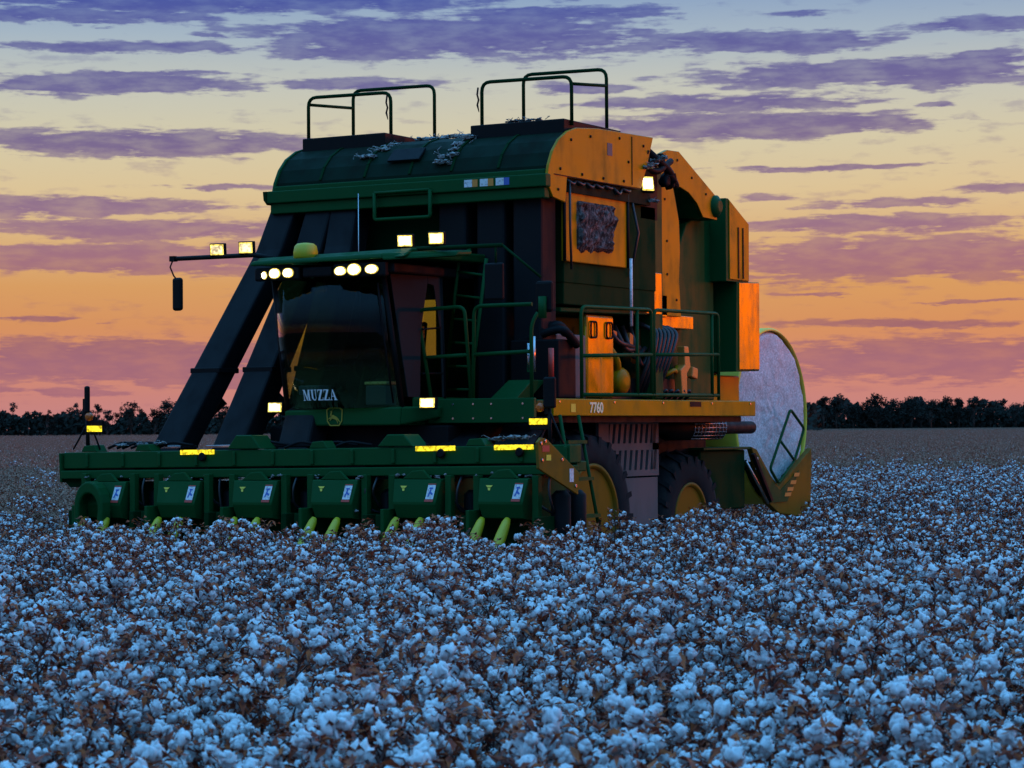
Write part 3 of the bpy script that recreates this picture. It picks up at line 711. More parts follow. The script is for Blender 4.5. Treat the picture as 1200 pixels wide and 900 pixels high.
MB().xprism(sp_[:9]+[(4.5, 4.6), (2.34, 4.5)], -1.84, -1.803).build('side_panel', GREEN, bas, .008)
MB().box(1.801, 1.806, 4.20, 4.215, 4.74, 5.30).build('panel_seam', BLACK, bas)
MB().box(1.801, 1.806, 2.36, 4.40, 4.705, 4.715).build('panel_seam', BLACK, bas)
MB().prism([(1.801, 3.60, 5.03), (1.801, 3.72, 5.03), (1.801, 3.72, 5.17), (1.801, 3.60, 5.17)], (.003, 0, 0)).build('panel_decal', GREY, bas)
for (y, z) in ((2.75, 5.12), (3.2, 5.2), (3.9, 5.25), (4.5, 5.22), (2.5, 4.78), (3.0, 4.76), (3.5, 4.76), (4.0, 4.77), (2.45, 4.55), (4.12, 5.0)):
    MB().lathe((1.80, y, z), (1, 0, 0), [(.017, 0), (.017, .010), (.008, .014)], 8).build('panel_bolt', BLACK, bas)
# roof hatches (flat black-green plates), ribs on the roof skin
for (x0, x1) in ((-1.77, -.62), (.52, 1.72)):
    m = MB(); m.box(x0, x1, 2.74, 4.1, 5.15, 5.36); m.build('roof_hatch', BLACK, bas, .012)
for xr in (-1.2, -.60, .0, .55, 1.15):
    m = MB()
    for k in range(5):
        (ya, za), (yb, zb) = prof[k+1], prof[k+2]
        m.prism([(xr-.015, ya-.012, za+.010), (xr+.015, ya-.012, za+.010), (xr+.015, yb-.006, zb+.012), (xr-.015, yb-.006, zb+.012)], (0, .01, -.01))
    m.build('roof_rib', GREEN_D, bas)
MB().prism([(-.32, 2.335, 4.955), (.10, 2.335, 4.955), (.10, 2.49, 5.10), (-.32, 2.49, 5.10)], (0, -.02, .02)).build('roof_door', BLACK, bas, .006)
for k, x in enumerate((.80, 1.0, 1.20)):
    MB().box(x, x+.10, 2.136, 2.139, 4.60, 4.68).build('gutter_sticker', WHITE, bas)
    MB().box(x+.102, x+.17, 2.136, 2.139, 4.60, 4.68).build('sticker_patch', ORANGE if k < 2 else BLUEBOX, bas)
m = MB(); fx0, fx1, fz0, fz1, fy = -.36, .37, 4.30, 4.60, 2.12
for p in ([(fx0, fy, fz1), (fx0, fy, fz0), (fx1, fy, fz0), (fx1, fy, fz1)],): m.tube(p, .022, 6, bend=.03)
m.tube([(fx0, fy, fz1), (fx1, fy, fz1)], .018, 6)
m.build('hanging_frame', GREEN, bas)
MB().tube([(-.55, 2.08, 4.60), (-.55, 2.08, 3.9), (-.545, 2.08, 3.86)], .006, 5).build('antenna_wire', STEEL, bas)
# roof hand rails (two pairs)
for s, x0, x1, yy in ((0, -1.79, -.64, 2.90), (0, -1.86, -.70, 3.95), (1, .58, 1.73, 2.90), (1, .55, 1.64, 3.90)):
    zt = 5.86 if yy < 3.5 else 6.07
    MB().tube([(x0, yy, 5.30), (x0, yy, zt), (x1, yy, zt-.02), (x1, yy, 5.30)], .021, 8, bend=.11).build('roof_handrail', GREEN_D, bas)
MB().tube([(-1.79, 2.92, 5.78), (-1.86, 3.95, 5.86)], .020, 6).build('rail_tie', GREEN_D, bas)
MB().tube([(1.73, 2.92, 5.76), (1.64, 3.90, 5.86)], .020, 6).build('rail_tie', GREEN_D, bas)
for x in (-.665, .555):
    MB().tube([(x, 2.86, 5.80), (x-.012, 2.86, 5.72), (x+.006, 2.86, 5.66), (x-.012, 2.86, 5.60), (x+.008, 2.86, 5.53), (x-.008, 2.86, 5.60)], .011, 5).build('latch_chain', BLACK, bas)
# wall under the roof, with the orange door and its lint-clogged screen
m = MB(); m.box(-1.70, 1.70, 2.75, 5.0, 3.56, 4.55); m.box(1.30, 1.69, 2.76, 4.99, 3.32, 3.58); m.box(-1.0, 1.25, 2.66, 2.75, 3.75, 4.55)
lb_ = m.build('lower_basket', GREEN_D, PK, .01)
MB().box(1.70, 1.735, 2.69, 4.20, 3.79, 4.66).build('screen_door', YELLOW, lb_, .01)
m = MB()
for p in ([(2.69, 3.79), (2.69, 4.66)], [(4.20, 3.79), (4.20, 4.66)]):
    m.tube([(1.745, y, z) for y, z in p], .018, 6)
m.build('door_hinge', BLACK, lb_)
m = MB(); MBn = 22
for a in range(MBn):
    for b in range(16):
        def P(i, j):
            y = 2.98+.88*i/MBn; z = 3.94+.54*j/16
            h = .012+.09*abs(noise.noise(V((y*5, z*5, 3)))) + .06*abs(noise.noise(V((y*19, z*12, 1))))
            if i in (0, MBn) or j in (0, 16): h = -.01
            if j == 0: z -= .10*abs(noise.noise(V((y*5, 0, 7))))
            return (1.738+max(h, -.01), y, z)
        m.face([P(a, b), P(a+1, b), P(a+1, b+1), P(a, b+1)])
bmesh.ops.remove_doubles(m.bm, verts=m.bm.verts, dist=.0008)
m.build('clogged_screen', FUZZ, lb_)
m = MB()
for k in range(7):
    y = 2.72+random.random()*.1; z = 4.68+random.random()*.02
    m.tube([(1.76, 2.7+.22*k, 4.69), (1.80, 2.8+.22*k, 4.66-.06*random.random()), (1.76, 2.92+.22*k, 4.68)], .018, 6, bend=.05)
m.tube([(1.78, 2.75, 4.66), (1.79, 2.74, 4.1), (1.78, 2.78, 3.70)], .014, 6)
m.tube([(1.72, 4.30, 4.7), (1.80, 4.36, 4.2), (1.72, 4.30, 3.7)], .016, 6)
m.build('wiring_loom', HOSE, lb_)
# side work lamp and black bits at the basket corner
cn = MB(); cn.box(1.45, 1.70, 4.62, 5.05, 4.4, 5.15); cn.tube([(1.72, 4.72, 5.2), (1.78, 5.2, 5.0), (1.72, 5.5, 4.85)], .05, 8, bend=.1); cn.tube([(1.70, 4.55, 5.0), (1.78, 4.9, 4.95), (1.76, 5.3, 5.12)], .04, 8, bend=.1)
for k in range(6):
    y = 4.55+random.random()*.9; z = 4.85+random.random()*.3; cn.blob((1.74, y, z), .07, 2, .5, 20)
corner = cn.build('hose_cluster', BLACK, PK)
lampbox(corner, (1.80, 4.60, 4.79), .15, .17, .9, -.25, LAMP)
lampbox(corner, (1.60, 4.72, 4.36), .10, .12, .9, 0, LAMPD)

# -- module builder at the back
bp_ = [(5.05, 5.10), (5.5, 5.22), (5.9, 5.26), (7.0, 4.80), (7.5, 4.5), (7.9, 3.6), (7.9, 2.75), (7.3, 2.3), (5.1, 2.3), (5.1, 4.4)]
m = MB(); m.xprism(bp_, -1.42, 1.20)
bld = m.build('module_builder', GREEN_D, PK, .02)
plate = [(5.45, 5.24), (5.64, 5.30), (5.95, 5.31), (7.02, 4.84), (7.02, 4.62), (6.80, 4.62)]
arch = [(6.62, 4.56), (6.45, 4.72), (6.22, 4.83), (5.98, 4.88), (5.78, 4.86), (5.84, 4.72), (5.94, 4.45), (5.96, 4.1), (5.93, 3.75), (5.96, 3.45), (5.98, 3.3)]
m = MB(); 
m.xprism([(5.45, 5.24), (5.64, 5.30), (5.95, 5.31), (7.02, 4.84), (7.02, 4.55), (6.62, 4.56), (6.45, 4.72), (6.22, 4.83), (5.98, 4.88), (5.72, 4.90)], 1.50, 1.55)
m.xprism([(5.45, 5.24), (5.72, 4.90), (5.78, 4.86), (5.84, 4.72), (5.94, 4.45), (5.96, 4.1), (5.93, 3.75), (5.96, 3.45), (5.98, 3.3), (5.45, 3.3)], 1.50, 1.55)
m.build('builder_side_plate', YELLOW, bld, .006)
for (y, z) in ((5.6, 5.2), (5.9, 5.2), (6.3, 5.02), (6.7, 4.85), (5.55, 4.7), (5.6, 4.2), (5.6, 3.8), (5.85, 3.5)):
    MB().lathe((1.55, y, z), (1, 0, 0), [(.016, 0), (.016, .010)], 8).build('plate_bolt', BLACK, bld)
# rim lining the arch in green
m = MB(); full = [(7.02, 4.55)]+arch
for k in range(len(full)-1):
    (ya, za), (yb, zb) = full[k], full[k+1]
    m.prism([(1.20, ya, za), (1.545, ya, za), (1.545, yb, zb), (1.20, yb, zb)], (0, .01, .012))
m.build('arch_lining', GREEN, bld)
m = MB(); m.xprism([(6.05, 2.3), (7.4, 2.3), (7.4, 4.6), (6.95, 4.62), (6.62, 4.5), (6.40, 4.2), (6.28, 3.7), (6.2, 3.0)], 1.202, 1.32); m.build('arch_inner_wall', GREEN, bld, .02)
m = MB(); m.box(1.40, 1.575, 5.16, 5.44, 2.3, 5.12); m.build('builder_post', GREEN, bld, .02)
# gate columns: green front, orange-lit flank
m = MB(); m.xprism([(7.28, 3.80), (7.96, 3.80), (7.97, 4.57), (7.36, 4.85), (7.28, 4.85)], 1.20, 1.55)
gc = m.build('gate_column', GREEN, bld, .008)
MB().xprism([(7.36, 3.83), (7.94, 3.83), (7.95, 4.56), (7.36, 4.83)], 1.551, 1.565).build('gate_flank', YELLOW, gc, .004)
MB().box(1.566, 1.574, 7.60, 7.63, 3.85, 4.5).build('gate_slot', BLACK, gc); MB().box(1.566, 1.574, 7.74, 7.77, 3.85, 4.5).build('gate_slot', BLACK, gc)
m = MB(); m.xprism([(7.55, 2.66), (8.27, 2.68), (8.28, 3.83), (7.60, 3.80)], 1.22, 1.55)
gl = m.build('gate_lower_box', GREEN, bld, .008)
MB().xprism([(7.63, 2.69), (8.25, 2.70), (8.26, 3.82), (7.64, 3.795)], 1.551, 1.565).build('gate_flank', YELLOW_G, gl, .004)
MB().lathe((1.45, 6.98, 4.72), (1, 0, 0), [(.10, 0), (.14, .03), (.14, .12), (.07, .17)], 18).build('gate_pivot', GREEN, bld)
m = MB(); m.box(1.0, 1.58, 4.92, 5.40, 3.30, 3.80); m.box(1.2, 1.55, 5.42, 5.60, 3.28, 3.55); cb = m.build('control_box', YELLOW_G, bld, .01)
MB().box(1.0, 1.50, 5.50, 6.42, 3.16, 3.32).build('cross_beam', YELLOW_G, bld, .01)
m = MB(); m.box(.6, 1.30, 6.5, 8.2, 2.1, 2.62); m.build('builder_sill', YELLOW, bld, .02)
# far side gate columns
MB().box(-1.56, -1.42, 7.3, 8.2, 2.7, 4.8).build('gate_column', GREEN, bld, .01)

# -- engine bay on the side deck
m = MB(); m.prism([(1.10, 2.78, 3.24), (1.64, 2.78, 3.24), (1.64, 2.78, 3.29), (1.10, 2.78, 3.33)], (0, 2.1, .04)); m.box(.9, 1.0, 2.7, 6.5, 2.27, 3.25)
eng = m.build('engine_hood', GREEN, PK, .01)
MB().xprism([(3.46, 2.30), (4.12, 2.30), (4.12, 3.24), (3.46, 3.24)], 1.48, 1.60).build('hood_cowl', YELLOW_G, eng, .03)
for y in (3.60, 3.98):
    MB().tube([(1.615, y-.07, 2.98), (1.615, y-.07, 3.16), (1.615, y+.07, 3.16), (1.615, y+.07, 2.98)], .012, 6, closed=True, bend=.04).build('cowl_handle', BLACK, eng)
m = MB(); m.box(1.20, 1.62, 2.72, 3.40, 2.29, 3.0); m.build('radiator_box', GREY, eng, .02)
MB().tube([(1.60, 3.41, 2.3), (1.60, 3.41, 3.1)], .018, 6).build('hood_edge', YELLOW, eng)
m = MB()
for k in range(7):
    y = 4.95+.09*k
    m.tube([(1.45, y, 2.35), (1.62, y+.05, 2.8), (1.60, y+.18+.02*k, 3.12), (1.40, y+.1, 3.2)], .028, 8, bend=.18)
for k in range(4):
    m.tube([(1.40, 4.3+.2*k, 3.15), (1.50, 4.4+.2*k, 2.95-.1*k), (1.5, 4.8+.15*k, 2.9)], .03, 8, bend=.12)
m.box(1.05, 1.35, 4.3, 6.4, 2.3, 2.55); m.build('hydraulic_hoses', HOSE, eng)
m = MB(); m.lathe((1.40, 4.55, 2.50), (1, 0, 0), [(.15, -.15), (.16, .08), (.13, .12), (.05, .14)], 18); m.tube([(1.42, 4.55, 2.55), (1.48, 4.42, 2.75), (1.40, 4.30, 2.92)], .05, 8, bend=.1); m.build('hydraulic_pump', YELLOW, eng, .01)
MB().lathe((1.40, 5.58, 2.72), (1, 0, 0), [(.075, -.1), (.085, .1), (.05, .16)], 14).build('valve_block', YELLOW, eng)
m = MB(); m.tube([(1.45, 5.70, 2.58), (1.52, 5.86, 2.66), (1.45, 6.02, 2.62), (1.40, 6.15, 2.70)], .028, 8, bend=.08); m.build('valve_pipe', YELLOW, eng)
m = MB(); m.prism([(1.40, 6.10, 2.34), (1.40, 6.24, 2.34), (1.40, 6.24, 2.62), (1.40, 6.34, 2.70), (1.40, 6.28, 2.95), (1.40, 6.16, 2.95), (1.40, 6.18, 2.72), (1.40, 6.06, 2.66)], (.10, 0, 0)); m.build('lever_bracket', ORANGE, eng, .012)
for (y, z, w_, h_) in ((4.78, 2.92, .10, .16), (4.98, 2.74, .07, .2), (6.46, 2.58, .16, .13), (4.32, 3.0, .14, .10)):
    MB().prism([(1.36, y, z), (1.36, y+w_, z-.03), (1.36, y+w_*1.1, z+h_*.8), (1.36, y+w_*.2, z+h_)], (.10, 0, 0)).build('filter_housing', ORANGE, eng, .015)
for k in range(6):
    y = 5.45+.16*k; MB().tube([(1.38, y, 2.3), (1.50, y+.05, 2.42), (1.47, y+.12, 2.36), (1.38, y+.16, 2.3)], .02, 6, bend=.05).build('hose_loop', HOSE, eng)
m = MB(); m.tube([(1.5, 2.45, 2.95), (1.75, 2.5, 3.1), (1.75, 2.7, 3.0)], .06, 8, bend=.1); m.tube([(1.4, 2.3, 2.9), (1.9, 2.35, 3.05), (1.95, 2.6, 2.85)], .05, 8, bend=.12); m.box(1.3, 1.9, 2.25, 2.65, 2.28, 2.92); m.build('intake_unit', BLACK, eng, .03)
MB().box(1.40, 1.7, 4.3, 5.2, 2.075, 2.085).build('deck_glow_sheet', ORANGE, eng)  # orange sheet added to imitate the sunset glow under the deck

# -- chassis, side cover, muffler
m = MB(); m.box(-1.15, 1.15, 1.2, 7.5, .75, 2.0); m.box(-1.25, 1.28, 2.5, 4.9, 2.0, 2.3); m.box(-1.6, 1.6, 2.55, 3.05, .85, 1.1); m.box(-1.6, 1.6, 5.75, 6.05, .75, 1.0)
ch = m.build('chassis', BLACK, PK, .02)
m = MB(); xa, xb_ = 1.68, 1.72
def sy(z): return .02*(2.1-z)
m.box(xa, xb_, 3.50, 5.0, 2.0, 2.08); m.box(xa, xb_, 3.50, 5.0, 1.70, 1.78); m.box(xa, xb_, 3.50, 5.0, 1.40, 1.47); m.box(xa, xb_, 3.50, 3.74, 1.47, 2.0); m.box(xa, xb_, 4.84, 5.0, 1.47, 2.0)
m.box(xa-.01, xb_-.008, 3.44, 4.98, .55, 1.38)
for (z0, z1) in ((1.47, 1.70), (1.78, 2.0)):
    for k in range(9):
        y = 3.74+k*.1375; m.prism([(xa, y, z0), (xa, y+.075, z0), (xa, y+.115, z1), (xa, y+.04, z1)], (.04, 0, 0))
sc_ = m.build('side_cover', GREY, PK)
MB().box(1.50, 1.66, 3.55, 4.95, 1.4, 2.05).build('cover_backing', DARK, sc_)
m = MB(); m.lathe((1.50, 5.6, 1.95), (0, 1, 0), [(.07, -.5), (.07, 0), (.15, .08), (.15, 1.45), (.08, 1.55), (.08, 2.5), (.065, 2.5)], 24)
mf = m.build('muffler', BLACK, PK)
m = MB()
for k in range(7):
    a = -0.9+.3*k; m.tube([(1.50+.17*cos(a), 6.1, 1.95+.17*sin(a)), (1.50+.17*cos(a), 7.0, 1.95+.17*sin(a))], .006, 5)
for k in range(10): m.tube([(1.50+.17*cos(a), 6.1+.1*k, 1.95+.17*sin(a)) for a in [-.9+.3*q for q in range(7)]], .006, 5)
m.build('muffler_guard', STEEL, mf)
# -- wheels
def wheel(x, y, R_, wd, rim, s):
    h = MB().lathe((x, y, R_), (s, 0, 0), [(.20, -wd*.3), (.20, -wd*.12), (.13, -wd*.06), (.10, wd*.05)], 20).build('wheel', YELLOW_D, PK)
    for k in range(8):
        a = 2*pi*k/8
        MB().lathe((x-s*wd*.12, y+.15*cos(a), R_+.15*sin(a)), (s, 0, 0), [(.018, 0), (.018, .03)], 6).build('wheel_nut', STEEL, h) if abs(x) > 1.6 and s > 0 else None
    m = MB(); hw = wd/2
    m.lathe((x, y, R_), (s, 0, 0), [(rim, -hw*.86), (rim+.10, -hw*.98), (R_-.16, -hw), (R_-.07, -hw*.86), (R_-.045, -hw*.5), (R_-.04, 0), (R_-.045, hw*.5), (R_-.07, hw*.86), (R_-.16, hw), (rim+.10, hw*.98), (rim, hw*.86), (rim-.02, hw*.5), (rim-.02, -hw*.5)], 48, closed=True)
    n = 22
    for k in range(n):
        for sd in (-1, 1):
            a = 2*pi*(k+(.5 if sd > 0 else 0))/n
            Mx = M.Translation((x, y, R_)) @ M.Rotation(a, 4, 'X')
            q = [(sd*hw*1.0, -.035, R_-.19), (sd*hw*1.0, .035, R_-.19), (sd*.02, .15, R_-.05), (sd*.02, .08, R_-.05)]
            tp = [(sd*hw*1.02, -.03, R_-.07), (sd*hw*1.02, .03, R_-.07), (sd*.02, .14, R_), (sd*.02, .085, R_)]
            A = [m.bm.verts.new(Mx @ V(p)) for p in q]; B = [m.bm.verts.new(Mx @ V(p)) for p in tp]
            m.bm.faces.new(A); m.bm.faces.new(B[::-1])
            for j in range(4): m.bm.faces.new((A[j], A[(j+1) % 4], B[(j+1) % 4], B[j]))
    m.build('tyre', RUBBER, h)
    MB().lathe((x, y, R_), (s, 0, 0), [(rim+.03, hw*.80), (rim+.035, hw*.92), (rim-.005, hw*.93), (rim-.03, hw*.75), (rim-.045, hw*.2), (rim-.06, -hw*.45), (rim-.14, -hw*.52), (.2, -hw*.42), (.05, -hw*.42), (.05, -hw*.5), (rim-.05, -hw*.6), (rim-.02, -hw*.85), (rim+.03, -hw*.9)], 40).build('rim', YELLOW_D, h)
for s in (-1, 1):
    wheel(s*1.78, 2.8, .97, .52, .57, s); wheel(s*1.45, 5.95, .84, .50, .42, s)
    wheel(s*1.18, 2.8, .97, .52, .57, s)

# -- bale handler at the back
m = MB(); m.box(.35, 1.30, 7.0, 8.35, .9, 1.66); m.box(-1.3, .35, 7.6, 8.3, .8, 1.2)
hd = m.build('bale_handler', GREEN_D, PK, .02)
m = MB()
for k in range(6): m.box(.40, 1.28, 6.96, 7.0, 1.0+.11*k, 1.05+.11*k)
m.build('handler_slats', GREEN_D, hd)
MB().box(.35, 1.36, 6.98, 8.40, 1.665, 1.70).build('handler_deck', GREEN, hd, .01)
m = MB(); m.xprism([(8.42, 1.70), (8.60, 1.66), (9.05, 1.30), (9.30, 1.16), (10.42, 1.66), (10.42, 1.50), (10.36, .70), (9.30, .80), (8.95, .95)], 1.28, 1.36)
pl_ = m.build('cradle_plate', YELLOW_D, hd, .01)
m = MB(); m.xprism([(8.46, 1.62), (8.60, 1.58), (9.05, 1.24), (9.32, 1.10), (9.95, 1.36), (9.55, .95), (9.0, .95)], 1.361, 1.372); m.build('cradle_panel', GREEN, hd)
m = MB(); m.prism([(1.373, 8.35, 1.60), (1.373, 8.42, 1.62), (1.373, 9.0, .98), (1.373, 8.92, .96)], (.05, 0, 0)); m.build('cradle_link', BLACK, hd, .01)
MB().tube([(1.40, 8.15, 1.52), (1.40, 8.85, .95)], .02, 6).build('cradle_rod', STEEL, hd)
m = MB()
for z in (1.02, 1.09, 1.18, 1.28): m.prism([(1.373, 9.45+(z-1.02)*1.2, z), (1.373, 9.65+(z-1.02)*1.1, z), (1.373, 9.68+(z-1.02)*1.1, z+.05), (1.373, 9.48+(z-1.02)*1.2, z+.05)], (.004, 0, 0))
m.build('cradle_decal', ORANGE, hd)
MB().box(1.37, 1.376, 8.52, 8.60, 1.40, 1.56).build('safety_decal', WHITE, hd)
m = MB(); lp_ = [(1.38, 9.66, 2.19), (1.38, 10.12, 1.93), (1.38, 9.78, 1.49), (1.38, 9.24, 1.20), (1.38, 8.97, 1.40)]
m.tube(lp_, .020, 8, closed=True, bend=.06); m.tube([(1.38, 9.31, 1.77), (1.38, 9.80, 1.49)], .018, 8)
m.build('loop_handrail', GREEN, hd)
MB().xprism([(8.42, 1.70), (9.30, 1.16), (10.42, 1.66), (10.36, .70), (8.95, .95)], -1.36, -1.28).build('cradle_plate', YELLOW_D, hd, .01)
m = MB(); m.prism([(-1.26, 8.65, 1.50), (-1.26, 9.3, 1.02), (-1.26, 9.3, .96), (-1.26, 8.6, 1.44)], (2.52, 0, 0)); m.prism([(-1.26, 9.3, 1.02), (-1.26, 10.35, 1.50), (-1.26, 10.40, 1.44), (-1.26, 9.3, .96)], (2.52, 0, 0)); m.build('cradle_bed', GREEN_D, hd)

# ------------------------------------------------------------------ the round cotton module on the handler
MOD = tag(empty('cotton_module', (0, 9.60, .99)), 'round bale of white cotton in yellow wrap, riding on the rear cradle of the picker', 'cotton bale')
mc, mr, mz = 9.64, 1.18, 2.10 - .99
rims = []
m = MB()
for s in (-1, 1):
    nr, na = 20, 72; grid = []
    for i in range(nr+1):
        row = []
        for k in range(na):
            rr = mr*.985*i/nr; a = 2*pi*k/na; y, z = rr*cos(a), rr*sin(a)
            h = 1.12 + .05*(1-(i/nr)**2) + 0.025*noise.noise(V((y*3.2, z*3.2, s*5))) + .03*noise.noise(V((y*11, z*11, s*3)))
            if i == nr: h = 1.05
            row.append(m.bm.verts.new((s*h, y, mz+z)))
        grid.append(row)
    rims.append(grid[nr])
    for i in range(nr):
        for k in range(na):
            f_ = m.bm.faces.new((grid[i][k], grid[i][(k+1) % na], grid[i+1][(k+1) % na], grid[i+1][k])); f_.smooth = True
for k in range(72): m.bm.faces.new((rims[0][k], rims[0][(k+1) % 72], rims[1][(k+1) % 72], rims[1][k]))
m.build('packed_cotton', PACKED, MOD)
m = MB(); m.lathe((0, 0, mz), (1, 0, 0), [(mr*.93, -1.16), (mr+.012, -1.12), (mr+.016, -.6), (mr+.012, 0), (mr+.016, .6), (mr+.012, 1.12), (mr*.985, 1.15), (mr*.975, 1.135), (mr-.01, 1.10), (mr-.01, -1.10), (mr*.93, -1.14)], 72, closed=True)
m.build('bale_wrap', WRAP, MOD)

# ------------------------------------------------------------------ lint caught on the machine
def lintpile(name, pts, r, label, n=5):
    m = MB(); n *= 3
    for p in pts:
        for q in range(3):
            a = V(p)+V((random.uniform(-2, 2)*r, random.uniform(-1, 1)*r, .0)); b = a+V((random.uniform(-2, 2)*r, random.uniform(-1.5, .5)*r, random.uniform(.2, 1.1)*r)); c = b+V((random.uniform(-1, 1)*r, 0, random.uniform(-.8, .6)*r))
            m.tube([a, b, c], .004, 4)
    for p in pts:
        for q in range(n):
            m.blob((p[0]+random.uniform(-1, 1)*r*1.4, p[1]+random.uniform(-1, 1)*r, p[2]+random.uniform(-.2, .25)*r), r*random.uniform(.25, .62), 2, .8, 34, 0, (1.3, 1.2, .55))
    o = m.build(name, LINTD if 'dusty' in label else LINTP); o['label'] = label; o['category'] = 'lint'
    return o
lintpile('lint_clump', [(-.55, 2.62+.1*k, 5.14+.04*k) for k in range(3)]+[(-.66, 2.48, 5.06)], .055, 'pale lint strip spilling down the basket roof beside the left hatch', 4)
lintpile('lint_clump', [(.42+.02*k, 2.34+.09*k, 4.92+.075*k) for k in range(5)], .06, 'long pale lint strip down the basket roof beside the right hatch', 4)
lintpile('lint_clump', [(-.40+.14*k, 3.2, 5.31) for k in range(7)], .05, 'row of pale lint tufts along the roof crest between the two hatches', 3)
lintpile('lint_clump', [(1.0+.12*k, 2.82, 5.38) for k in range(4)], .035, 'small dusty lint tufts lying on the right roof hatch below its handrail', 3)
lintpile('lint_clump', [(1.78, 4.55+.14*k, 4.98+.05*k) for k in range(4)]+[(1.77, 4.75, 4.6)], .055, 'dusty lint wad caught in the hoses above the lit side lamp', 4)
lintpile('lint_clump', [(2.2, .42, 1.86), (2.35, .44, 1.87), (2.5, .42, 1.87)], .045, 'dusty lint tuft on the header beam beside the right marker post', 4)
lintpile('lint_clump', [(-2.55, .38, 1.81), (-2.3, .40, 1.815), (-2.05, .42, 1.82)], .04, 'dusty lint tuft on the header beam beside the leftmost duct', 4)

# ------------------------------------------------------------------ cotton plants
def boll_mesh(name, sub, lobes, seed):
    random.seed(seed); m = MB()
    L = random.choice((3, 4, 4, 5)) if lobes is None else lobes
    r0_ = random.uniform(.0105, .015)
    dro = random.uniform(.0, .026)
    for k in range(L):
        a = 2*pi*k/L + random.uniform(-.3, .3)
        m.blob((r0_*cos(a), r0_*sin(a), .018+random.uniform(-.008, .006)-dro*random.random()), .0155*random.uniform(.8, 1.2), sub, .34, 30, 0, (1, 1, random.uniform(1.05, 1.9)))
    for k in range(random.choice((1, 2, 3))):      # stringy locks pulled out of the boll
        a = random.random()*6.28; m.blob((.016*cos(a), .016*sin(a), .004-random.random()*.022), .009*random.uniform(.7, 1.2), sub, .5, 30, 0, (.8, .8, random.uniform(1.6, 3.2)))
    m.blob((0, 0, .022), .0135, sub, .22, 18, 0)
    for k in range(5):
        a = 2*pi*k/5+.4; t = random.uniform(.034, .052)
        p = V((cos(a), sin(a), 0)); q = V((-sin(a), cos(a), 0))
        m.face([p*.004+q*.010, p*t*.62+q*.013+V((0, 0, .004)), p*t+V((0, 0, random.uniform(.008, .026)))], 1)
        m.face([p*.004-q*.010, p*.004+q*.010, p*t+V((0, 0, .014)), p*t*.62-q*.013+V((0, 0, .004))], 1)
    return m
def plant_plan(seed, n_bolls, H):
    """stem path, branches, boll transforms, leaf spots"""
    rnd = random.Random(seed)
    stem = [V((0, 0, 0)), V((rnd.uniform(-.03, .03), rnd.uniform(-.03, .03), H*.45)), V((rnd.uniform(-.06, .06), rnd.uniform(-.06, .06), H*.8)), V((rnd.uniform(-.08, .08), rnd.uniform(-.08, .08), H))]
    def on(t):
        f_ = t*3; i = min(2, int(f_)); return stem[i].lerp(stem[i+1], f_-i)
    br, bolls, leaves = [], [], []
    nb = max(6, int(n_bolls*.66)); a = rnd.random()*6.28
    for k in range(nb):
        t = .40+.54*(k/(nb-1))**.9; a += 2.4+rnd.uniform(-.5, .5)
        Ln = (.20*(1-t)+.055)*rnd.uniform(.7, 1.3)
        p = on(t); e = p+V((cos(a)*Ln, sin(a)*Ln, Ln*rnd.uniform(.35, 1.0)))
        mid = p.lerp(e, .5)+V((0, 0, .02)); br.append((p, mid, e))
        sp = [e] + ([mid] if rnd.random() < .6 else [])
        for s_ in sp:
            if len(bolls) < n_bolls: bolls.append((s_, a+rnd.random(), rnd.uniform(-.9, .9)+ (0 if rnd.random() < .5 else 1.3), rnd.uniform(.56, 1.04)))
        for q in range(4): leaves.append((p.lerp(e, rnd.uniform(.2, 1.1))+V((rnd.uniform(-.05, .05), rnd.uniform(-.05, .05), rnd.uniform(-.05, .05))), rnd.random()*6.28, rnd.uniform(.020, .042)))
    bolls.append((stem[3]*.92, a, rnd.uniform(-.6, .6), .8))
    return stem, br, bolls, leaves
def stalk_mb(plan, mi=0, seg=4):
    stem, br, _, _ = plan; m = MB()
    m.tube(stem, .006, seg, mi, rr=[.010, .008, .006, .0035])
    for b in br: m.tube(b, .003, 3, mi, rr=[.0042, .0034, .0022])
    return m
def leaf_mb(plan, mi=0, seed=0, m=None):
    rnd = random.Random(seed); m = m or MB()
    for (p, a, s) in plan[3]:
        if s < .030:            # an empty burr: a star of stiff pointed husks
            for q in range(5):
                a2 = a+q*1.257; d1 = V((cos(a2), sin(a2), rnd.uniform(-.3, .8))); d2 = V((-sin(a2), cos(a2), rnd.uniform(-.4, .4)))
                m.face([p, p+d1*s*.6+d2*s*.34, p+d1*s*1.45, p+d1*s*.6-d2*s*.34], mi)
            continue
        for q in range(2):
            a2 = a+q*2.1; d1 = V((cos(a2), sin(a2), rnd.uniform(-.9, .3))); d2 = V((-sin(a2), cos(a2), rnd.uniform(-.4, .4)))
            m.face([p, p+d1*s*.6+d2*s*.34, p+d1*s*1.4+V((0, 0, -s*.3)), p+d1*s*.6-d2*s*.30+V((0, 0, s*.2))], mi)
    return m
BOLLS = [boll_mesh('boll', 2, None, 100+k).mesh('boll', [LINT, BURR]) for k in range(6)]
NVAR = 8
plans = [plant_plan(300+k, 16+(k % 4), .80+.024*k+(.05 if k % 3 == 0 else 0)) for k in range(NVAR)]
stalks = [stalk_mb(p).mesh('stalk', STALK) for p in plans]
dleaves = [leaf_mb(p, seed=k).mesh('dry_foliage', LEAF) for k, p in enumerate(plans)]

def boll_mx(b): return M.Translation(b[0]) @ M.Rotation(b[1], 4, 'Z') @ M.Rotation(b[2], 4, 'X') @ M.Diagonal((b[3], b[3], b[3], 1))
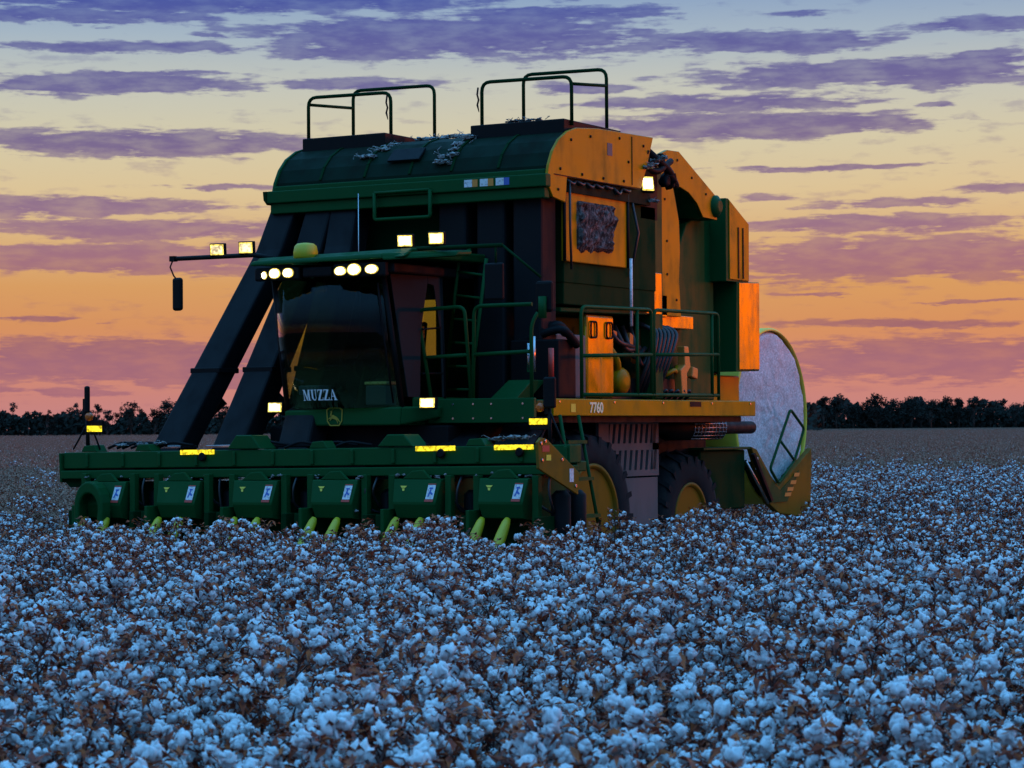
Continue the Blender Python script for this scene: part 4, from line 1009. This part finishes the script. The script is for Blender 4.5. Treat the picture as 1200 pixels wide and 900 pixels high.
# joined versions, full and light, for the mass of the crop
def joined(plan, sub, lob, seed, mats, stem_mi=2, leaf_mi=3, keep=1.0):
    random.seed(seed); m = stalk_mb(plan, stem_mi, 3); leaf_mb(plan, leaf_mi, seed, m)
    src = [boll_mesh('b', sub, lob, seed*7+q).mesh('tmp', [LINT, BURR]) for q in range(3)]
    for b in plan[2]:
        if random.random() > keep: continue
        me_ = random.choice(src); n0 = len(m.bm.verts); f0 = len(m.bm.faces)
        m.bm.from_mesh(me_); m.bm.verts.ensure_lookup_table()
        bmesh.ops.transform(m.bm, matrix=boll_mx(b), verts=m.bm.verts[n0:])
    for q in src: bpy.data.meshes.remove(q)
    return m.mesh('cotton_plant_mass', mats)
def coll_of(name, meshes):
    c = bpy.data.collections.new(name)
    for k, me_ in enumerate(meshes):
        o = bpy.data.objects.new('cotton_plant_source', me_); c.objects.link(o)
    return c

# where plants stand: one jittered scatter over the wedge the lens can see (and some way beyond it)
rs = random.Random(42)
fh = V((-sin(HEAD), cos(HEAD), 0)); rh = V((cos(HEAD), sin(HEAD), 0))
def in_machine(x, y):
    if -3.30 < x < 3.16 and -.80 < y < 11.2: return True
    return False
near, mid_, stub = [], [], []
def scatter(d0, d1, dens, wide, fn):
    st = 1/sqrt(dens); dd = d0
    while dd < d1:
        L = dd*wide+2.0; ll = -L
        while ll < L:
            q = CAM + fh*(dd+rs.uniform(-.5, .5)*st) + rh*(ll+rs.uniform(-.5, .5)*st)
            if not in_machine(q.x, q.y): fn(q.x, q.y, dd, ll)
            ll += st
        dd += st
def patch(x, y, s, o): return noise.noise(V((x*s+o, y*s, o)))
def white_limit(x, y, l): return (30 if l < -.075 else 56)
def add_crop(x, y, dd, ll):
    lim = white_limit(x, y, ll/dd) + 6*patch(x, y, .12, 3)
    pr = 1.0 if dd < lim-8 else max(.02, 1-(dd-lim+8)/12)
    if rs.random() < pr: near.append((dd, x, y))
    elif rs.random() < .9: stub.append((dd, x, y))
scatter(4.6, 26, 17.0, .262, add_crop)
scatter(26, 75, 10.0, .262, add_crop)
scatter(75, 150, 3.0, .27, lambda x, y, dd, ll: stub.append((dd, x, y)))
scatter(150, 500, .6, .27, lambda x, y, dd, ll: stub.append((dd, x, y)))
near.sort()
# in view of the lens first: those become plants of their own
def in_view(x, y):
    q = V((x, y, .9))-CAM; z = q.dot(fw)
    px, py = 600+2838*q.dot(rt)/z, 450-2838*q.dot(up)/z
    return -20 < px < 1220 and py < 985
ind = [p for p in near if in_view(p[1], p[2])][:300]
inds = set(ind); crop = [p for p in near if p not in inds]
LBL = 'open white cotton plant with brown burrs standing in the crop nearest the viewer'
GRP = 'cotton plants in the near foreground crop'
FULL = [joined(p, 2, None, 50+k, [LINT, BURR, STALK, LEAF]) for k, p in enumerate(plans)]
for n, (dd, x, y) in enumerate(ind):
    k = rs.randrange(NVAR); sc = rs.uniform(.76, 1.16); rz = rs.random()*6.28
    if n < 190:
        o = empty('cotton_plant')
        for me_, nm in ((stalks[k], 'stalk'), (dleaves[k], 'dry_foliage')):
            c = bpy.data.objects.new(nm, me_); COL.objects.link(c); c.parent = o
        for b in plans[k][2]:
            c = bpy.data.objects.new('boll', rs.choice(BOLLS)); COL.objects.link(c); c.parent = o; c.matrix_local = boll_mx(b)
    else:
        o = bpy.data.objects.new('cotton_plant', FULL[k]); COL.objects.link(o)
    o.location = (x, y, 0); o.rotation_euler = (rs.uniform(-.08, .08), rs.uniform(-.08, .08), rz); o.scale = (sc, sc, sc)
    tag(o, LBL, 'cotton plant', GRP)

LITE = [joined(p, 1, 3, 80+k, [LINT, BURR, STALK, LEAF]) for k, p in enumerate(plans)]
DRYP = [plant_plan(700+k, 9, .62+.05*k) for k in range(5)]
DRYM = []
for k, p in enumerate(DRYP):
    p2_ = (p[0], p[1], p[2], p[3]+[(a+V((rs.uniform(-.06, .06), rs.uniform(-.06, .06), rs.uniform(-.1, .1))), b+1, c*1.2) for (a, b, c) in p[3]])
    DRYM.append(joined(p2_, 1, 2, 120+k, [LINT, BURR, DRY, DRY], keep=(.18, .10, .05, .14, .0)[k]))

def gn_scatter(name, pts, coll, nvar, label, cat, scl=(.76, 1.16)):
    me_ = bpy.data.meshes.new(name); me_.from_pydata([(x, y, 0) for _, x, y in pts], [], [])
    for an, ty, vals in (('idx', 'INT', [rs.randrange(nvar) for _ in pts]), ('rz', 'FLOAT', [rs.random()*6.28 for _ in pts]), ('tilt', 'FLOAT', [rs.uniform(-.09, .09) for _ in pts]), ('sc', 'FLOAT', [rs.uniform(*scl) for _ in pts])):
        at = me_.attributes.new(an, ty, 'POINT'); at.data.foreach_set('value', vals)
    o = bpy.data.objects.new(name, me_); COL.objects.link(o)
    ng = bpy.data.node_groups.new(name, 'GeometryNodeTree')
    ng.interface.new_socket('Geometry', in_out='INPUT', socket_type='NodeSocketGeometry'); ng.interface.new_socket('Geometry', in_out='OUTPUT', socket_type='NodeSocketGeometry')
    N = ng.nodes; Lk = ng.links
    gi = N.new('NodeGroupInput'); go = N.new('NodeGroupOutput')
    ci = N.new('GeometryNodeCollectionInfo'); ci.inputs['Collection'].default_value = coll; ci.inputs['Separate Children'].default_value = True; ci.inputs['Reset Children'].default_value = True
    ip = N.new('GeometryNodeInstanceOnPoints'); ip.inputs['Pick Instance'].default_value = True
    def na(nm, ty):
        n_ = N.new('GeometryNodeInputNamedAttribute'); n_.data_type = ty; n_.inputs['Name'].default_value = nm
        return [s_ for s_ in n_.outputs if s_.enabled and s_.name == 'Attribute'][0]
    cx = N.new('ShaderNodeCombineXYZ'); Lk.new(na('tilt', 'FLOAT'), cx.inputs[0]); Lk.new(na('rz', 'FLOAT'), cx.inputs[2])
    Lk.new(gi.outputs[0], ip.inputs['Points']); Lk.new(ci.outputs[0], ip.inputs['Instance']); Lk.new(na('idx', 'INT'), ip.inputs['Instance Index'])
    Lk.new(cx.outputs[0], ip.inputs['Rotation']); Lk.new(na('sc', 'FLOAT'), ip.inputs['Scale']); Lk.new(ip.outputs[0], go.inputs[0])
    md = o.modifiers.new('scatter', 'NODES'); md.node_group = ng
    tag(o, label, cat, None, 'stuff'); return o
c_a = [p for p in crop if p[0] < 17]; c_b = [p for p in crop if p[0] >= 17]
gn_scatter('cotton_crop', c_a, coll_of('full plants', FULL), NVAR, 'dense white cotton crop around the near plants and up to the machine', 'cotton crop')
gn_scatter('cotton_crop', c_b, coll_of('lite plants', LITE), NVAR, 'distant white cotton crop around and behind the picker', 'cotton crop')
gn_scatter('picked_stalks', stub, coll_of('dry plants', DRYM), 5, 'brown picked cotton stalks with scraps of lint stretching to the tree line', 'stalks', (.8, 1.2))
print('plants', len(near), 'crop', len(crop), 'stub', len(stub))

# ------------------------------------------------------------------ trees along the horizon
def tree_meshes(seed, H, wd, n, gap, lobes):
    rnd = random.Random(seed); tk = MB()
    top = V((rnd.uniform(-.3, .3), rnd.uniform(-.3, .3), H*.72))
    tk.tube([(0, 0, 0), (top.x*.3, top.y*.3, H*.3), top], .1, 6, rr=[H*.022, H*.016, H*.006])
    cr = MB()
    for q in range(lobes):
        a = rnd.random()*6.28; t = rnd.uniform(.32, 1.0); rr_ = wd*.5*rnd.uniform(.1, 1.0)*(1.15-t*.8)
        c = V((cos(a)*rr_, sin(a)*rr_, H*t)); s0 = top*(t*.55)
        tk.tube([s0, s0.lerp(c, .6)+V((0, 0, .05*H)), c], .03, 4, rr=[H*.008, H*.005, H*.002])
        R0 = wd*rnd.uniform(.10, .22)
        for k in range(n//lobes):
            v = V((rnd.gauss(0, 1), rnd.gauss(0, 1), rnd.gauss(0, .62))).normalized()*(R0*rnd.random()**.4)
            p = c+v*rnd.uniform(.7, 1.15)
            d1 = V((rnd.gauss(0, 1), rnd.gauss(0, 1), rnd.gauss(0, 1))).normalized()*H*rnd.uniform(.018, .04); d2 = d1.orthogonal().normalized()*d1.length*.6
            cr.face([p-d1, p+d2, p+d1, p-d2])
    return tk.mesh('trunk', BARK), cr.mesh('crown', TREELEAF)
def plant_tree(ms, x, y, sc, rz, label, grp, wd=1.0):
    o = empty('tree', (x, y, 0)); o.rotation_euler.z = rz; o.scale = (sc*wd, sc*wd, sc)
    for me_, nm in zip(ms, ('trunk', 'crown')):
        c = bpy.data.objects.new(nm, me_); COL.objects.link(c); c.parent = o
    tag(o, label, 'tree', grp)
TL = [tree_meshes(900+k, 8, (5.5, 4.5, 7, 6, 4)[k], (700, 420, 1000, 900, 300)[k], 0, (12, 9, 16, 14, 7)[k]) for k in range(5)]
TR = [tree_meshes(950+k, 15, (13, 11, 15, 12, 14)[k], 1500, 0, (20, 16, 24, 18, 22)[k]) for k in range(5)]
rt_ = random.Random(5)
def at(px, dist): return CAM + fh*dist + rh*((px-600)/2838*dist)
px = -60
while px < 470:
    q = at(px, 560+rt_.uniform(-15, 25))
    plant_tree(TL[rt_.randrange(5)], q.x, q.y, rt_.uniform(.72, 1.12)*(.95 if px < 180 else 1.05), rt_.random()*6.28, 'dark scrubby ragged tree in the low tree line left of the picker', 'low scrubby trees left of the picker')
    px += rt_.uniform(9, 20)
px = 930
while px < 1270:
    q = at(px, 1150+rt_.uniform(-40, 60))
    plant_tree(TR[rt_.randrange(5)], q.x, q.y, rt_.uniform(.72, 1.08), rt_.random()*6.28, 'dark dense rounded tree in the far tree line right of the picker', 'tall dense trees right of the picker', 1.15)
    px += rt_.uniform(10, 20)
def wood(name, runs, label):
    rnd = random.Random(hash(len(runs)) % 1000 + 3); m = MB()
    for (p0, p1, d0, d1, h, n, sz) in runs:
        for k in range(n):
            px_ = rnd.uniform(p0, p1); dist = rnd.uniform(d0, d1); q = at(px_, dist)
            hh = h*(.85+.5*noise.noise(V((px_*.035, dist*.01, 0)))+.25*noise.noise(V((px_*.11, 5, 0))))
            z = hh*rnd.random(); p = V((q.x, q.y, max(z, .1)))
            d1_ = V((rnd.gauss(0, 1), rnd.gauss(0, 1), rnd.gauss(0, 1))).normalized()*sz*rnd.uniform(.6, 1.3); d2 = d1_.orthogonal().normalized()*d1_.length*.7
            m.face([p-d1_, p+d2, p+d1_, p-d2])
    o = m.build(name, TREELEAF); tag(o, label, 'wood', None, 'stuff')
wood('wood', [(-900, -50, 560, 600, 7, 6000, .7), (-60, 480, 565, 590, 5.8, 13000, .55), (480, 960, 600, 1100, 8.5, 3000, 1.0), (920, 1280, 1170, 1210, 13, 13000, 1.0), (1280, 2100, 1150, 1220, 13, 6000, 1.2)],
     'dark undergrowth and massed foliage along the horizon behind the trees')
# scrub belt added away to the right, out of the lens: it keeps the last low sun off the crop
rnd = random.Random(8); m = MB()
sh_ = V((sin(SUN_AZ), cos(SUN_AZ), 0)); sp2 = V((cos(SUN_AZ), -sin(SUN_AZ), 0))
for k in range(15000):
    q = V((0, 3, 0)) + sh_*(70+rnd.uniform(-2, 2)) + sp2*rnd.uniform(-45, 45)
    z = (4.8+.25*noise.noise(V((q.x*.15, q.y*.15, 0))))*(1-rnd.random()**1.2)
    p = V((q.x, q.y, max(z, .15))); d1_ = V((rnd.gauss(0, 1), rnd.gauss(0, 1), rnd.gauss(0, 1))).normalized()*.40; d2 = d1_.orthogonal().normalized()*.3
    m.face([p-d1_, p+d2, p+d1_, p-d2])
tag(m.build('sun_block_scrub', TREELEAF), 'unseen low scrub added right of the field to block the low sun', 'scrub', None, 'stuff')
